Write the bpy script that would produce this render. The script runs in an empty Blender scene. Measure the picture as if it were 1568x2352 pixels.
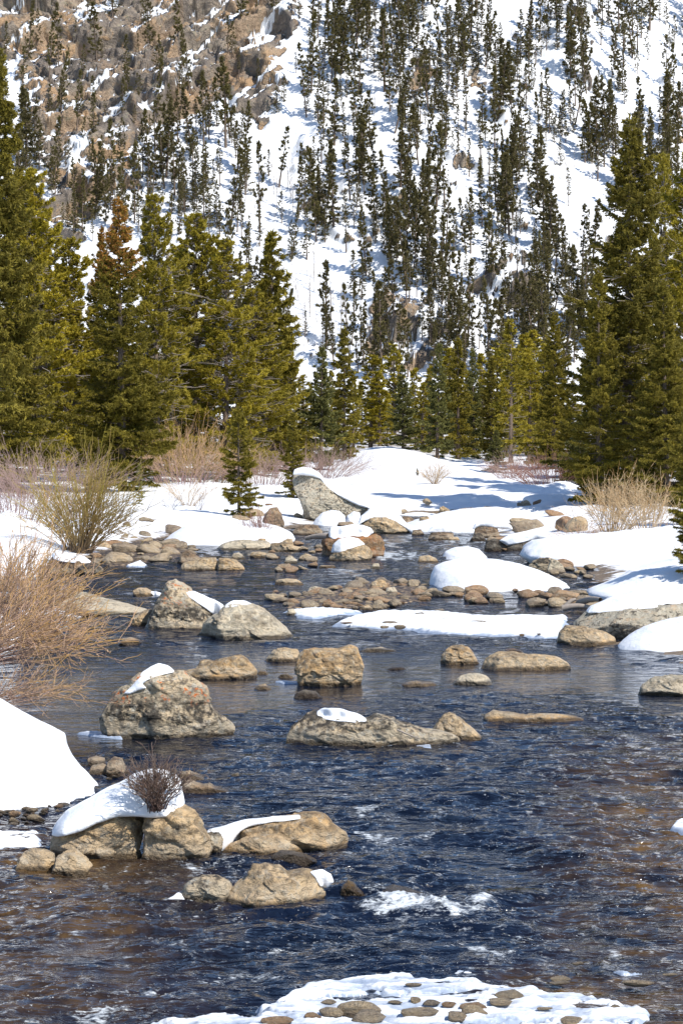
import bpy, math, random
import numpy as np
from mathutils import Vector
R = math.radians
S = bpy.context.scene
COL = S.collection
# ------------------------------------------------------------------ camera, sky, sun, exposure
CAMZ = 5.0
F = 6533.0                      # focal length in units of a 1568 x 2352 picture
PITCH = math.atan(226.0 / F)
cam_d = bpy.data.cameras.new('camera')
cam = bpy.data.objects.new('camera', cam_d); COL.objects.link(cam)
cam_d.sensor_fit = 'VERTICAL'; cam_d.sensor_height = 36.0; cam_d.sensor_width = 24.0
cam_d.lens = 100.0; cam_d.clip_start = 0.5; cam_d.clip_end = 3000.0
cam.location = (0, 0, CAMZ); cam.rotation_euler = (R(90) - PITCH, 0, 0)
S.camera = cam
W = bpy.data.worlds.new('World'); S.world = W; W.use_nodes = True
SUN_DIR = Vector((0.62, -0.62, 0.95)).normalized()      # towards the sun: high, from the right and behind the camera
el = math.asin(SUN_DIR.z); az = math.atan2(SUN_DIR.x, SUN_DIR.y)
nt = W.node_tree; bg = nt.nodes['Background']
sky = nt.nodes.new('ShaderNodeTexSky'); sky.sky_type = 'NISHITA'; sky.sun_disc = False
sky.sun_elevation = el; sky.sun_rotation = az; sky.altitude = 2700; sky.air_density = 1.0; sky.dust_density = 0.2; sky.ozone_density = 1.6
nt.links.new(sky.outputs[0], bg.inputs[0]); bg.inputs[1].default_value = 0.135
sun_d = bpy.data.lights.new('sun', 'SUN'); sun_d.energy = 4.0; sun_d.angle = R(0.5); sun_d.color = (1.0, 0.955, 0.88)
sun = bpy.data.objects.new('sun', sun_d); COL.objects.link(sun)
sun.rotation_euler = SUN_DIR.to_track_quat('Z', 'Y').to_euler(); sun.location = (40, -30, 60)
S.view_settings.view_transform = 'Standard'; S.view_settings.look = 'None'
S.view_settings.exposure = 0.5; S.view_settings.gamma = 1.0; S.view_settings.use_curve_mapping = False
S.cycles.max_bounces = 6; S.cycles.diffuse_bounces = 3; S.cycles.glossy_bounces = 3
S.cycles.sample_clamp_indirect = 6.0

# ------------------------------------------------------------------ picture <-> place
cp, sp_ = math.cos(PITCH), math.sin(PITCH)
def ray(u, v):
    a = (np.asarray(u, float) - 784) / F; t = (1176 - np.asarray(v, float)) / F
    return a, cp + t * sp_, -sp_ + t * cp
def wpt(u, v, y):
    a, b, c = ray(u, v); k = y / b
    return a * k, y + 0 * a, CAMZ + c * k
def gpt(u, v, z=0.0):
    a, b, c = ray(u, v); k = (z - CAMZ) / c
    return a * k, b * k
def proj(x, y, z):
    dz = z - CAMZ; d = y * cp - dz * sp_; t = y * sp_ + dz * cp
    return 784 + F * x / d, 1176 - F * t / d
SRC = {'B1': (0, 1750, .574), 'B2': (800, 1700, .574), 'B3': (1600, 1750, .574), 'B4': (0, 2300, .6378), 'B5': (900, 2250, .6378),
       'B6': (0, 2850, .7972), 'B7': (1250, 2850, .7972), 'C8': (0, 1600, .4464), 'C9': (1000, 2000, .7653), 'C10': (1800, 1600, .4464),
       'C11': (900, 3400, 1.0204), 'D': (0, 0, 1.59439)}
def cc(k, pts):
    ox, oy, s = SRC[k]
    return [((ox + x * s) * .6272, (oy + y * s) * .6272) for x, y in pts]
def cv(k, v): return cc(k, [(0, v)])[0][1]

# ------------------------------------------------------------------ noise
_rs = np.random.RandomState(7)
_perm = _rs.permutation(256); _perm = np.concatenate([_perm, _perm, _perm])
_g = _rs.normal(size=(256, 3)); _g /= np.linalg.norm(_g, axis=1)[:, None]
def pn(x, y, z=0.0):
    x, y, z = np.broadcast_arrays(np.asarray(x, float), np.asarray(y, float), np.asarray(z, float))
    xi = np.floor(x).astype(int); yi = np.floor(y).astype(int); zi = np.floor(z).astype(int)
    xf = x - xi; yf = y - yi; zf = z - zi
    fu = xf * xf * xf * (xf * (xf * 6 - 15) + 10); fv = yf * yf * yf * (yf * (yf * 6 - 15) + 10); fw = zf * zf * zf * (zf * (zf * 6 - 15) + 10)
    out = 0.0
    for i in (0, 1):
        for j in (0, 1):
            for k in (0, 1):
                h = _perm[_perm[_perm[(xi + i) & 255] + ((yi + j) & 255)] + ((zi + k) & 255)]
                g = _g[h]
                d = g[..., 0] * (xf - i) + g[..., 1] * (yf - j) + g[..., 2] * (zf - k)
                out = out + d * (fu if i else 1 - fu) * (fv if j else 1 - fv) * (fw if k else 1 - fw)
    return out * 1.6
def fbm(x, y, z=0.0, o=4, g=.5, l=2.03):
    a = 1.0; s = 0.0; t = 0.0
    for i in range(o):
        s = s + a * pn(x, y, np.asarray(z) + 17.3 * i); t += a; a *= g; x = x * l; y = y * l; z = np.asarray(z) * l
    return s / t
def ss(a, b, x):
    t = np.clip((x - a) / (b - a), 0, 1); return t * t * (3 - 2 * t)
def sdist(px, py, poly):
    """signed distance to a closed polygon, positive inside"""
    P = np.array(poly, float); Q = np.roll(P, -1, 0)
    best = np.full(px.shape, 1e18); ins = np.zeros(px.shape, bool)
    for (ax, ay), (bx, by) in zip(P, Q):
        ex, ey = bx - ax, by - ay
        t = np.clip(((px - ax) * ex + (py - ay) * ey) / (ex * ex + ey * ey + 1e-12), 0, 1)
        best = np.minimum(best, (px - ax - t * ex) ** 2 + (py - ay - t * ey) ** 2)
        if ay != by:
            c = ((ay > py) != (by > py)) & (px < ex * (py - ay) / (by - ay) + ax); ins ^= c
    d = np.sqrt(best); return np.where(ins, d, -d)

# ------------------------------------------------------------------ meshes
def mesh(name, V, faces, mats, attrs=None, smooth=True, fmat=None):
    """faces: list of int arrays (n,3) or (n,4)"""
    me = bpy.data.meshes.new(name)
    V = np.ascontiguousarray(V, np.float32)
    me.vertices.add(len(V)); me.vertices.foreach_set('co', V.ravel())
    faces = [np.asarray(f, np.int32) for f in faces if len(f)]
    idx = np.concatenate([f.ravel() for f in faces])
    cnt = np.concatenate([np.full(len(f), f.shape[1], np.int32) for f in faces])
    st = np.concatenate([[0], np.cumsum(cnt)[:-1]]).astype(np.int32)
    me.loops.add(len(idx)); me.loops.foreach_set('vertex_index', idx)
    me.polygons.add(len(cnt)); me.polygons.foreach_set('loop_start', st)
    me.polygons.foreach_set('use_smooth', np.full(len(cnt), smooth, bool))
    if fmat is not None: me.polygons.foreach_set('material_index', np.asarray(fmat, np.int32))
    me.update(calc_edges=True)
    for k, a in (attrs or {}).items():
        at = me.attributes.new(k, 'FLOAT', 'POINT'); at.data.foreach_set('value', np.ascontiguousarray(a, np.float32))
    for m in (mats if isinstance(mats, (list, tuple)) else [mats]): me.materials.append(m)
    return me
def link(name, me, parent=None, loc=None):
    o = bpy.data.objects.new(name, me); COL.objects.link(o)
    if parent is not None: o.parent = parent
    if loc is not None: o.location = loc
    return o
def tag(o, label=None, cat=None, group=None, kind=None):
    if label: o['label'] = label
    if cat: o['category'] = cat
    if group: o['group'] = group
    if kind: o['kind'] = kind
    return o
def empty(name, loc, rz=0.0):
    o = bpy.data.objects.new(name, None); COL.objects.link(o); o.location = loc; o.rotation_euler = (0, 0, rz); o.empty_display_size = .3
    return o
def gridfaces(nr, nc, wrap=False):
    r = np.arange(nr - 1)[:, None] * nc; c = np.arange(nc if wrap else nc - 1)[None, :]; c2 = (c + 1) % nc
    return np.stack([r + c, r + c2, r + nc + c2, r + nc + c], -1).reshape(-1, 4)
def tubes(P, Rr, sides=3):
    """P (N,S,3), Rr (N,S): N polylines swept to tubes"""
    N, Sg, _ = P.shape
    T = np.gradient(P, axis=1); T /= np.linalg.norm(T, axis=2, keepdims=True) + 1e-9
    up = np.where(np.abs(T[..., 2:3]) > .9, np.array([1., 0, 0]), np.array([0, 0, 1.]))
    A = np.cross(T, up); A /= np.linalg.norm(A, axis=2, keepdims=True) + 1e-9
    B = np.cross(T, A)
    an = np.arange(sides) * 2 * np.pi / sides
    V = P[:, :, None, :] + Rr[:, :, None, None] * (A[:, :, None, :] * np.cos(an)[None, None, :, None] + B[:, :, None, :] * np.sin(an)[None, None, :, None])
    f = gridfaces(Sg, sides, True)
    Fc = (f[None] + (np.arange(N) * Sg * sides)[:, None, None]).reshape(-1, 4)
    return V.reshape(-1, 3), Fc

# ------------------------------------------------------------------ materials
def mat(name):
    m = bpy.data.materials.new(name); m.use_nodes = True
    return m, m.node_tree, m.node_tree.nodes['Principled BSDF']
class N:
    def __init__(s, nt): s.nt = nt
    def new(s, t, **k):
        n = s.nt.nodes.new(t)
        for a, b in k.items(): setattr(n, a, b)
        return n
    def lk(s, a, b): s.nt.links.new(a, b)
    def val(s, sock, x):
        if hasattr(x, 'is_output') or isinstance(x, bpy.types.NodeSocket): s.lk(x, sock)
        else: sock.default_value = x if not isinstance(x, tuple) or len(x) != 3 or len(sock.default_value) == 3 else (*x, 1)
    def math(s, op, a, b=0.0, c=None, clamp=False):
        n = s.new('ShaderNodeMath', operation=op, use_clamp=clamp); s.val(n.inputs[0], a); s.val(n.inputs[1], b)
        if c is not None: s.val(n.inputs[2], c)
        return n.outputs[0]
    def noise(s, scale, vec=None, detail=4.0, rough=.55, dist=0.0):
        n = s.new('ShaderNodeTexNoise'); n.inputs['Scale'].default_value = scale; n.inputs['Detail'].default_value = detail
        n.inputs['Roughness'].default_value = rough; n.inputs['Distortion'].default_value = dist
        if vec is not None: s.lk(vec, n.inputs['Vector'])
        return n.outputs['Fac']
    def ramp(s, x, a, b, lo=0.0, hi=1.0):
        n = s.new('ShaderNodeMapRange', interpolation_type='SMOOTHSTEP'); s.val(n.inputs[0], x)
        n.inputs[1].default_value = a; n.inputs[2].default_value = b; n.inputs[3].default_value = lo; n.inputs[4].default_value = hi
        return n.outputs[0]
    def mix(s, f, a, b):
        n = s.new('ShaderNodeMix', data_type='RGBA'); s.val(n.inputs[0], f); s.val(n.inputs[6], a); s.val(n.inputs[7], b)
        return n.outputs[2]
    def attr(s, name):
        n = s.new('ShaderNodeAttribute', attribute_name=name); return n.outputs['Fac']
    def scalev(s, vec, v):
        n = s.new('ShaderNodeVectorMath', operation='MULTIPLY'); s.lk(vec, n.inputs[0]); n.inputs[1].default_value = v
        return n.outputs[0]
    def bump(s, h, strength, dist, normal=None):
        n = s.new('ShaderNodeBump'); n.inputs['Strength'].default_value = strength; n.inputs['Distance'].default_value = dist; s.lk(h, n.inputs['Height'])
        if normal is not None: s.lk(normal, n.inputs['Normal'])
        return n.outputs[0]

def snow_mat(name, scale=1.0):
    m, nt, b = mat(name); q = N(nt); g = q.new('ShaderNodeNewGeometry'); P = g.outputs['Position']
    n1 = q.noise(2.2 * scale, P, 5, .6); n2 = q.noise(18 * scale, P, 4, .6)
    c = q.mix(q.ramp(n1, .35, .65), (.80, .82, .85), (.87, .87, .87)); c = q.mix(q.math('MULTIPLY', q.ramp(q.noise(30 * scale, P, 3, .7), .70, .74), .7), c, (.25, .17, .10)); q.lk(c, b.inputs['Base Color'])
    b.inputs['Roughness'].default_value = .75; b.inputs['Specular IOR Level'].default_value = .25
    h = q.math('ADD', q.math('MULTIPLY', n1, 1.0), q.math('MULTIPLY', n2, .12))
    q.lk(q.bump(h, .5, .12 / scale), b.inputs['Normal'])
    return m
SNOW = snow_mat('snow')
FARSNOW = snow_mat('far snow', .3)

def rock_mat(name, c1, c2, c3, fleck=.5, band=.6, lichen=0.0, pale=.5, var=0.0, seed=0.0, wet=0.085):
    m, nt, b = mat(name); q = N(nt)
    tc = q.new('ShaderNodeTexCoord'); oi = q.new('ShaderNodeObjectInfo')
    off = q.new('ShaderNodeVectorMath', operation='ADD'); q.lk(tc.outputs['Object'], off.inputs[0])
    cb = q.new('ShaderNodeCombineXYZ'); q.lk(q.math('MULTIPLY', oi.outputs['Random'], 37.0), cb.inputs[0]); cb.inputs[1].default_value = seed; q.lk(cb.outputs[0], off.inputs[1])
    V = off.outputs[0]; Vs = q.scalev(V, (1.0, 1.0, 2.2))
    geo = q.new('ShaderNodeNewGeometry'); sep = q.new('ShaderNodeSeparateXYZ'); q.lk(geo.outputs['Position'], sep.inputs[0]); Z = sep.outputs[2]
    nb = q.noise(1.3, Vs, 6, .6, .6); nf = q.noise(11, V, 6, .68); nm = q.noise(4.2, Vs, 6, .65, .4)
    c = q.mix(q.ramp(nb, .38, .62), c1, c2)
    c = q.mix(q.ramp(nm, .5, .66, 0, .75), c, c3)
    if var: # differs from stone to stone
        c = q.mix(q.math('MULTIPLY', oi.outputs['Random'], var), c, (.16, .13, .11))
        r2 = q.math('FRACT', q.math('MULTIPLY', oi.outputs['Random'], 7.31)); c = q.mix(q.math('MULTIPLY', q.math('GREATER_THAN', r2, .72), .6), c, (.42, .21, .09))
    # pale crusts and dark specks
    c = q.mix(q.math('MULTIPLY', q.ramp(q.noise(7, V, 5, .7), .52, .60), pale), c, (.55, .50, .40))
    zz = q.math('ADD', Z, q.math('MULTIPLY', q.math('SUBTRACT', nm, .5), .35))
    c = q.mix(q.math('MULTIPLY', q.ramp(q.math('ADD', nf, q.math('MULTIPLY', q.math('SUBTRACT', nb, .5), .5)), .51, .60), fleck), c, (.055, .045, .035))
    if band:
        bd = q.math('MULTIPLY', q.ramp(zz, .16, .30), q.ramp(zz, .42, .85, 1, 0))
        bd = q.math('MULTIPLY', bd, q.ramp(q.noise(5.5, V, 5, .75), .36, .56))
        c = q.mix(q.math('MULTIPLY', bd, band), c, (.045, .038, .03))
        lo = q.math('MULTIPLY', q.ramp(zz, .05, .10), q.ramp(zz, .17, .26, 1, 0)); c = q.mix(q.math('MULTIPLY', lo, .45 * min(1, band + .3)), c, (.42, .36, .27))
    if lichen:
        l = q.math('MULTIPLY', q.ramp(q.noise(3.0, V, 3, .6), .5, .58), q.ramp(q.noise(16, V, 5, .7), .52, .57)); l = q.math('MULTIPLY', l, q.ramp(Z, .45, .7))
        c = q.mix(q.math('MULTIPLY', l, lichen), c, (.62, .16, .03))
    wt = q.ramp(q.math('SUBTRACT', Z, q.math('MULTIPLY', q.math('SUBTRACT', nm, .5), .12)), wet * .5, wet + .015, 1, 0); c = q.mix(q.math('MULTIPLY', wt, .85), c, (.045, .03, .018))
    q.lk(c, b.inputs['Base Color'])
    q.lk(q.math('SUBTRACT', .85, q.math('MULTIPLY', wt, .6)), b.inputs['Roughness'])
    b.inputs['Specular IOR Level'].default_value = .35
    cr = q.ramp(q.math('ABSOLUTE', q.math('SUBTRACT', q.noise(1.1, Vs, 3, .5, 1.0), .5)), 0.0, .006)
    h = q.math('ADD', q.math('MULTIPLY', nm, 1.0), q.math('ADD', q.math('MULTIPLY', nf, .45), q.math('MULTIPLY', cr, .09)))
    q.lk(q.bump(h, 1.0, .13), b.inputs['Normal'])
    return m
RT = rock_mat('tan granite', (.68, .47, .25), (.54, .39, .23), (.72, .56, .35), .35, .5)
RO = rock_mat('ochre granite', (.66, .41, .18), (.54, .37, .20), (.70, .54, .33), .35, .55, .25, seed=3)
RG = rock_mat('grey lichened granite', (.54, .44, .30), (.66, .50, .31), (.38, .32, .25), .72, .95, 1.0, .95, seed=9)
RP = rock_mat('pale granite', (.72, .61, .43), (.63, .51, .35), (.76, .67, .50), .28, .45, 0, .6, seed=5)
RB = rock_mat('brown granite', (.30, .20, .12), (.38, .25, .14), (.20, .14, .10), .4, .6, 0, .35, seed=7)
RD = rock_mat('dark wet granite', (.08, .065, .05), (.13, .10, .07), (.06, .05, .045), .5, .3, 0, .2, seed=11, wet=.14)
RK = rock_mat('mossy grey granite', (.46, .41, .31), (.56, .48, .35), (.60, .43, .27), .8, .1, 0, .9, seed=13)
RC = rock_mat('river cobble', (.58, .43, .25), (.44, .33, .22), (.64, .51, .34), .3, .12, 0, .3, var=.6, seed=1, wet=.05)
ROX = rock_mat('rust brown granite', (.36, .15, .05), (.26, .16, .08), (.42, .26, .12), .35, .4, .5, .25, seed=15)

def wood_mat(name, a, b_):
    m, nt, b = mat(name); q = N(nt); tc = q.new('ShaderNodeTexCoord')
    c = q.mix(q.noise(3, q.scalev(tc.outputs['Object'], (4, 4, .7)), 5), a, b_); q.lk(c, b.inputs['Base Color']); b.inputs['Roughness'].default_value = .9
    return m
BARK = wood_mat('bark', (.09, .06, .045), (.20, .15, .11))
GREYWOOD = wood_mat('weathered wood', (.22, .18, .15), (.42, .36, .30))
def leaf_mat(name, a, b_, c_, tip=None):
    """needles: a in most, b_ on some branches, c_ with a change from tree to tree"""
    m, nt, b = mat(name); q = N(nt); oi = q.new('ShaderNodeObjectInfo'); t = q.attr('tone')
    c = q.mix(q.ramp(t, .25, .9), a, b_); c = q.mix(q.math('MULTIPLY', oi.outputs['Random'], .6), c, c_)
    if tip:
        c = q.mix(q.attr('tip'), c, tip)
    q.lk(c, b.inputs['Base Color']); b.inputs['Roughness'].default_value = .7; b.inputs['Specular IOR Level'].default_value = .3
    tr = q.new('ShaderNodeBsdfTranslucent'); q.lk(c, tr.inputs[0]); mx = q.new('ShaderNodeMixShader'); mx.inputs[0].default_value = .22
    out = nt.nodes['Material Output']; q.lk(b.outputs[0], mx.inputs[1]); q.lk(tr.outputs[0], mx.inputs[2]); q.lk(mx.outputs[0], out.inputs[0])
    return m
L_SPR = leaf_mat('spruce needles', (.18, .145, .018), (.34, .27, .028), (.145, .12, .020))
L_RUST = leaf_mat('spruce needles with brown cones', (.16, .13, .014), (.28, .22, .022), (.13, .11, .016), tip=(.40, .20, .045))
L_PIN = leaf_mat('pine needles', (.30, .245, .022), (.52, .41, .034), (.26, .21, .03))
L_BLU = leaf_mat('blue green spruce needles', (.15, .145, .042), (.25, .235, .062), (.13, .13, .04))
L_HIL = leaf_mat('far pine needles', (.11, .093, .032), (.19, .16, .045), (.11, .09, .04))
L_YEL = leaf_mat('pale yellow green needles', (.26, .24, .06), (.34, .30, .08), (.2, .2, .06))
def twig_mat(name, a, b_, c_):
    m, nt, b = mat(name); q = N(nt); t = q.attr('tone'); c = q.mix(q.ramp(t, 0, .5), a, b_); c = q.mix(q.ramp(t, .5, 1), c, c_)
    q.lk(c, b.inputs['Base Color']); b.inputs['Roughness'].default_value = .7
    return m
T_ORA = twig_mat('orange willow twigs', (.32, .20, .20), (.48, .31, .20), (.68, .38, .08))
T_OLI = twig_mat('olive willow twigs', (.16, .11, .07), (.32, .21, .06), (.36, .30, .04))
T_PNK = twig_mat('mauve willow twigs', (.26, .17, .15), (.34, .22, .19), (.42, .30, .22))
T_RED = twig_mat('reddish twigs', (.14, .07, .05), (.26, .12, .09), (.36, .22, .15))
T_TAN = twig_mat('tan willow stems', (.38, .27, .16), (.52, .38, .22), (.44, .24, .08))
T_DRK = twig_mat('dark bare twigs', (.07, .04, .035), (.13, .08, .06), (.24, .17, .12))
# ------------------------------------------------------------------ ground and riverbed
def shore(pts):
    x, y = gpt([p[0] for p in pts], [p[1] for p in pts]); o = np.argsort(y); return y[o], x[o]
LY, LX = shore([(-260, 2400), (-130, 2000), (-60, 1870), (150, 1800), (100, 1780), (-160, 1720), (-200, 1520), (-180, 1430), (-60, 1370), (70, 1318), (190, 1290), (330, 1248), (430, 1228), (640, 1216), (760, 1205), (700, 1194)])
RY, RX = shore([(1900, 2400), (1850, 1900), (1700, 1600), (1560, 1500), (1440, 1482), (1400, 1420), (1385, 1370), (1370, 1312), (1300, 1293), (1225, 1268), (1175, 1248), (1110, 1222), (1120, 1205), (1150, 1194)])
def hillz(x, y):
    """the smooth mountainside"""
    yy = y - 322 - 10 * pn(x / 60 + 4, .3) - .10 * np.abs(x - 10)
    yy = np.where(yy > 120, 120 + 34 * np.tanh((yy - 120) / 34.), yy)      # the crest lies just above the picture
    base = np.where(yy > 0, .66 * yy - 9 * (1 - np.exp(-np.maximum(yy, 0) / 16)) * .9, 0)
    return base * ss(0, 12, yy) + 3.0 * fbm(x / 38, y / 50, 5.5, 3) * ss(0, 30, yy)
def groundz(x, y):
    xl = np.interp(y, LY, LX) + .5 * fbm(y / 3, x * 0, 1.2, 3); xr = np.interp(y, RY, RX) + .5 * fbm(y / 3, x * 0, 8.2, 3)
    d = np.maximum(xl - x, x - xr)                       # >0 on land
    d = np.where(y > 143, np.maximum(d, (y - 143)), d)
    h = -.35 + .35 * ss(-1.5, 0, d) + .10 * ss(0, .6, d) + .45 * ss(.5, 3.2, d) * (1 + .5 * fbm(x / 5, y / 6, 2.0, 3))
    rise = ss(120, 260, y) * .55 + ss(2, 18, d) * .35 + ss(240, 330, y) * 2.6
    h = h + rise * ss(0, 8, d) + ss(0, 2, d) * (.30 * fbm(x / 7, y / 9, 3.3, 4) + .10 * fbm(x / 1.6, y / 2.2, 6.3, 3))
    # a snowy rise in the clearing behind the boulders
    u, v = proj(x, y, h); h = h + 1.0 * np.exp(-((u - 890) / 100) ** 2 - ((y - 215) / 32.) ** 2) + .25 * fbm(x / 4, y / 7, 14.0, 3) * ss(150, 170, y) * ss(0, 3, d)
    return h
gy = np.concatenate([np.linspace(8, 40, 90), np.geomspace(40.5, 345, 520)])
gx_ = np.sinh(np.linspace(-3.1, 3.1, 460)) / math.sinh(3.1)
GY, GX = np.meshgrid(gy, gx_, indexing='ij'); GXX = GX * (14 + GY * .42)
GZ = groundz(GXX, GY)
def ground_mat():
    m, nt, b = mat('snowy ground'); q = N(nt); geo = q.new('ShaderNodeNewGeometry'); P = geo.outputs['Position']
    sep = q.new('ShaderNodeSeparateXYZ'); q.lk(P, sep.inputs[0])
    n1 = q.noise(1.1, P, 6, .65); n2 = q.noise(9, P, 5, .65)
    dirt = q.mix(q.ramp(n2, .4, .6), (.07, .05, .035), (.26, .19, .12))
    z = q.math('ADD', sep.outputs[2], q.math('MULTIPLY', q.math('SUBTRACT', n1, .5), .5))
    s = q.ramp(z, .05, .12)
    s = q.math('MULTIPLY', s, q.math('SUBTRACT', 1.0, q.math('MULTIPLY', q.attr('litter_shade'), q.ramp(n1, .42, .52))))
    c = q.mix(s, dirt, (.85, .855, .87)); q.lk(c, b.inputs['Base Color']); b.inputs['Roughness'].default_value = .8
    q.lk(q.bump(q.math('ADD', n1, q.math('MULTIPLY', n2, .15)), .5, .2), b.inputs['Normal'])
    return m
gu, gv = proj(GXX, GY, GZ)
litter_shade = np.where((GY > 175) & (gu < 640), 1, 0) + .8 * ss(222, 240, GY) + 0 * ss(175, 190, GY) + ss(262, 285, GY) * .6 + ss(1290, 1330, gu) * ss(150, 165, GY) * .7  # brown forest litter; under the valley trees it also paints in their shade
gr = link('ground', mesh('ground', np.stack([GXX, GY, GZ], -1).reshape(-1, 3), [gridfaces(*GX.shape)], ground_mat(), {'litter_shade': np.clip(litter_shade, 0, 1).ravel()}))
tag(gr, kind='structure')
def lz(x, y): return float(groundz(np.array([float(x)]), np.array([float(y)]))[0])

# ------------------------------------------------------------------ mountainside
ROCKS = [  # (polygon in picture coordinates seen from the bridge, strength)
    ([(-60, 90), (-60, -60), (120, -60), (700, -60), (690, 60), (640, 140), (660, 220), (600, 300), (520, 250), (380, 290), (330, 250), (330, 330), (260, 350), (200, 480), (150, 560), (110, 420), (60, 300), (60, 200)], 1.0),
    ([(100, 280), (200, 200), (330, 200), (345, 300), (330, 430), (250, 460), (160, 600), (90, 560)], .75),
    ([(925, 225), (940, 150), (975, 105), (1000, 120), (985, 190), (960, 250)], 1.0),
    ([(820, 800), (860, 700), (900, 650), (960, 690), (1010, 680), (1020, 800), (980, 860), (880, 850)], 1.0),
    ([(1040, 740), (1060, 690), (1130, 610), (1200, 600), (1240, 640), (1230, 690), (1160, 720), (1120, 740)], 1.0),
    ([(680, 440), (730, 420), (760, 500), (790, 560), (720, 560), (690, 500)], .35),
    ([(1040, 190), (1100, 160), (1160, 200), (1100, 240)], .8), ([(1150, 215), (1210, 200), (1250, 235), (1190, 245)], .7),
    ([(1010, 400), (1080, 360), (1140, 400), (1110, 470), (1030, 470)], .45), ([(1170, 440), (1230, 400), (1240, 520), (1180, 540)], .55),
    ([(760, 400), (840, 390), (830, 450), (780, 450)], .5), ([(1240, 130), (1300, 0), (1390, 10), (1360, 110), (1290, 150)], .5),
    ([(930, 20), (1060, -30), (1030, 40), (960, 60)], .5), ([(1500, 240), (1580, 200), (1580, 340), (1520, 330)], .5),
    ([(390, 250), (460, 240), (430, 330), (360, 340)], .4), ([(480, 830), (620, 700), (700, 900), (600, 1000)], .4)]
hx = np.linspace(-95, 95, 900); hy = np.concatenate([np.linspace(318, 350, 60)[:-1], np.linspace(350, 500, 640), np.geomspace(502, 640, 30)])
HY, HX = np.meshgrid(hy, hx, indexing='ij')
HB = hillz(HX, HY) + groundz(HX[:1] * 0 + HX, np.minimum(HY, 345)) - .25
HU, HV = proj(HX, HY, HB)
wob = 26 * fbm(HX / 3.5, HB / 3.5, 2.2, 4)
RM = np.zeros(HX.shape)
for poly, st in ROCKS:
    RM = np.maximum(RM, st * ss(-26, 34, sdist(HU + wob, HV + 26 * fbm(HX / 3, HB / 4, 9.1, 4), poly)))
RM = np.maximum(RM, .5 * ss(.2, .42, fbm(HX / 9, HY / 11, 3.9, 4)))       # scattered outcrops
def cells(x, y, sd):
    """blocky rock: each jittered cell is a tilted slab of its own height"""
    xi = np.floor(x).astype(int); yi = np.floor(y).astype(int); best = np.full(x.shape, 1e-9); out = np.zeros(x.shape)
    for i in (-1, 0, 1):
        for j in (-1, 0, 1):
            a = xi + i; b = yi + j; h = _perm[_perm[(a + sd) & 255] + (b & 255)]; g = _g[h]; g2 = _g[_perm[h]]
            fx = a + .5 + g[..., 0] * .6; fy = b + .5 + g[..., 1] * .6; d = (x - fx) ** 2 + (y - fy) ** 2
            v = g[..., 2] + g2[..., 0] * (x - fx) * .9 + (g2[..., 1] - .9) * (y - fy) * .9
            w = np.exp(-26 * d); out = out + w * v; best = best + w
    return out / best
wx_ = HX + 1.6 * fbm(HX / 4, HY / 5, 3.1, 3); wy_ = HY + 2.2 * fbm(HX / 4, HY / 5, 8.1, 3)
dd_ = RM * (2.2 * cells((wx_ + .7 * wy_) / 9, (wy_ - .35 * wx_) / 6.5, 3) + .50 * cells((wx_ - .5 * wy_) / 3.0, (wy_ + .4 * wx_) / 2.6, 40) + .30 * cells(wx_ / 1.0, wy_ / 1.0, 90) + .5 * fbm(HX / 2, HY / 2, 5.0, 4) + 1.0) + .30 * fbm(HX / 2.2, HY / 2.8, 6.6, 4)
HYD = HY - dd_ * .62; HZ = HB + dd_ * .78
Pm = np.stack([HX, HYD, HZ], -1); nn = np.cross(np.gradient(Pm, axis=1), np.gradient(Pm, axis=0)); nn /= np.linalg.norm(nn, axis=2, keepdims=True) + 1e-9
slope = np.sqrt(1 - np.clip(nn[..., 2], 0, .9999) ** 2) / np.clip(nn[..., 2], .15, 1); slope = np.minimum(slope, 4)
det = fbm(HX / .9, HZ / .9, 4.0, 4, .65); big = fbm(HX / 6, HZ / 5, 12.0, 3)
ca_, cb_ = (HX + HZ * 1.1) / 1.49, (HX * 1.1 - HZ) / 1.49
band = fbm(ca_ / 11 + .8 * fbm(HX / 5, HZ / 5, 1.4, 2), cb_ / 2.6, 5.2, 4, .55)
rockf = ss(.0, .22, -.8 * ss(.02, .28, band) * np.where(HV > 150, 1.15, .85) + (RM * .75 + .16 * (slope - 1.5)) * np.where(RM > .1, 1, .2) + .42 * det + .18 * big - .40)
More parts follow.
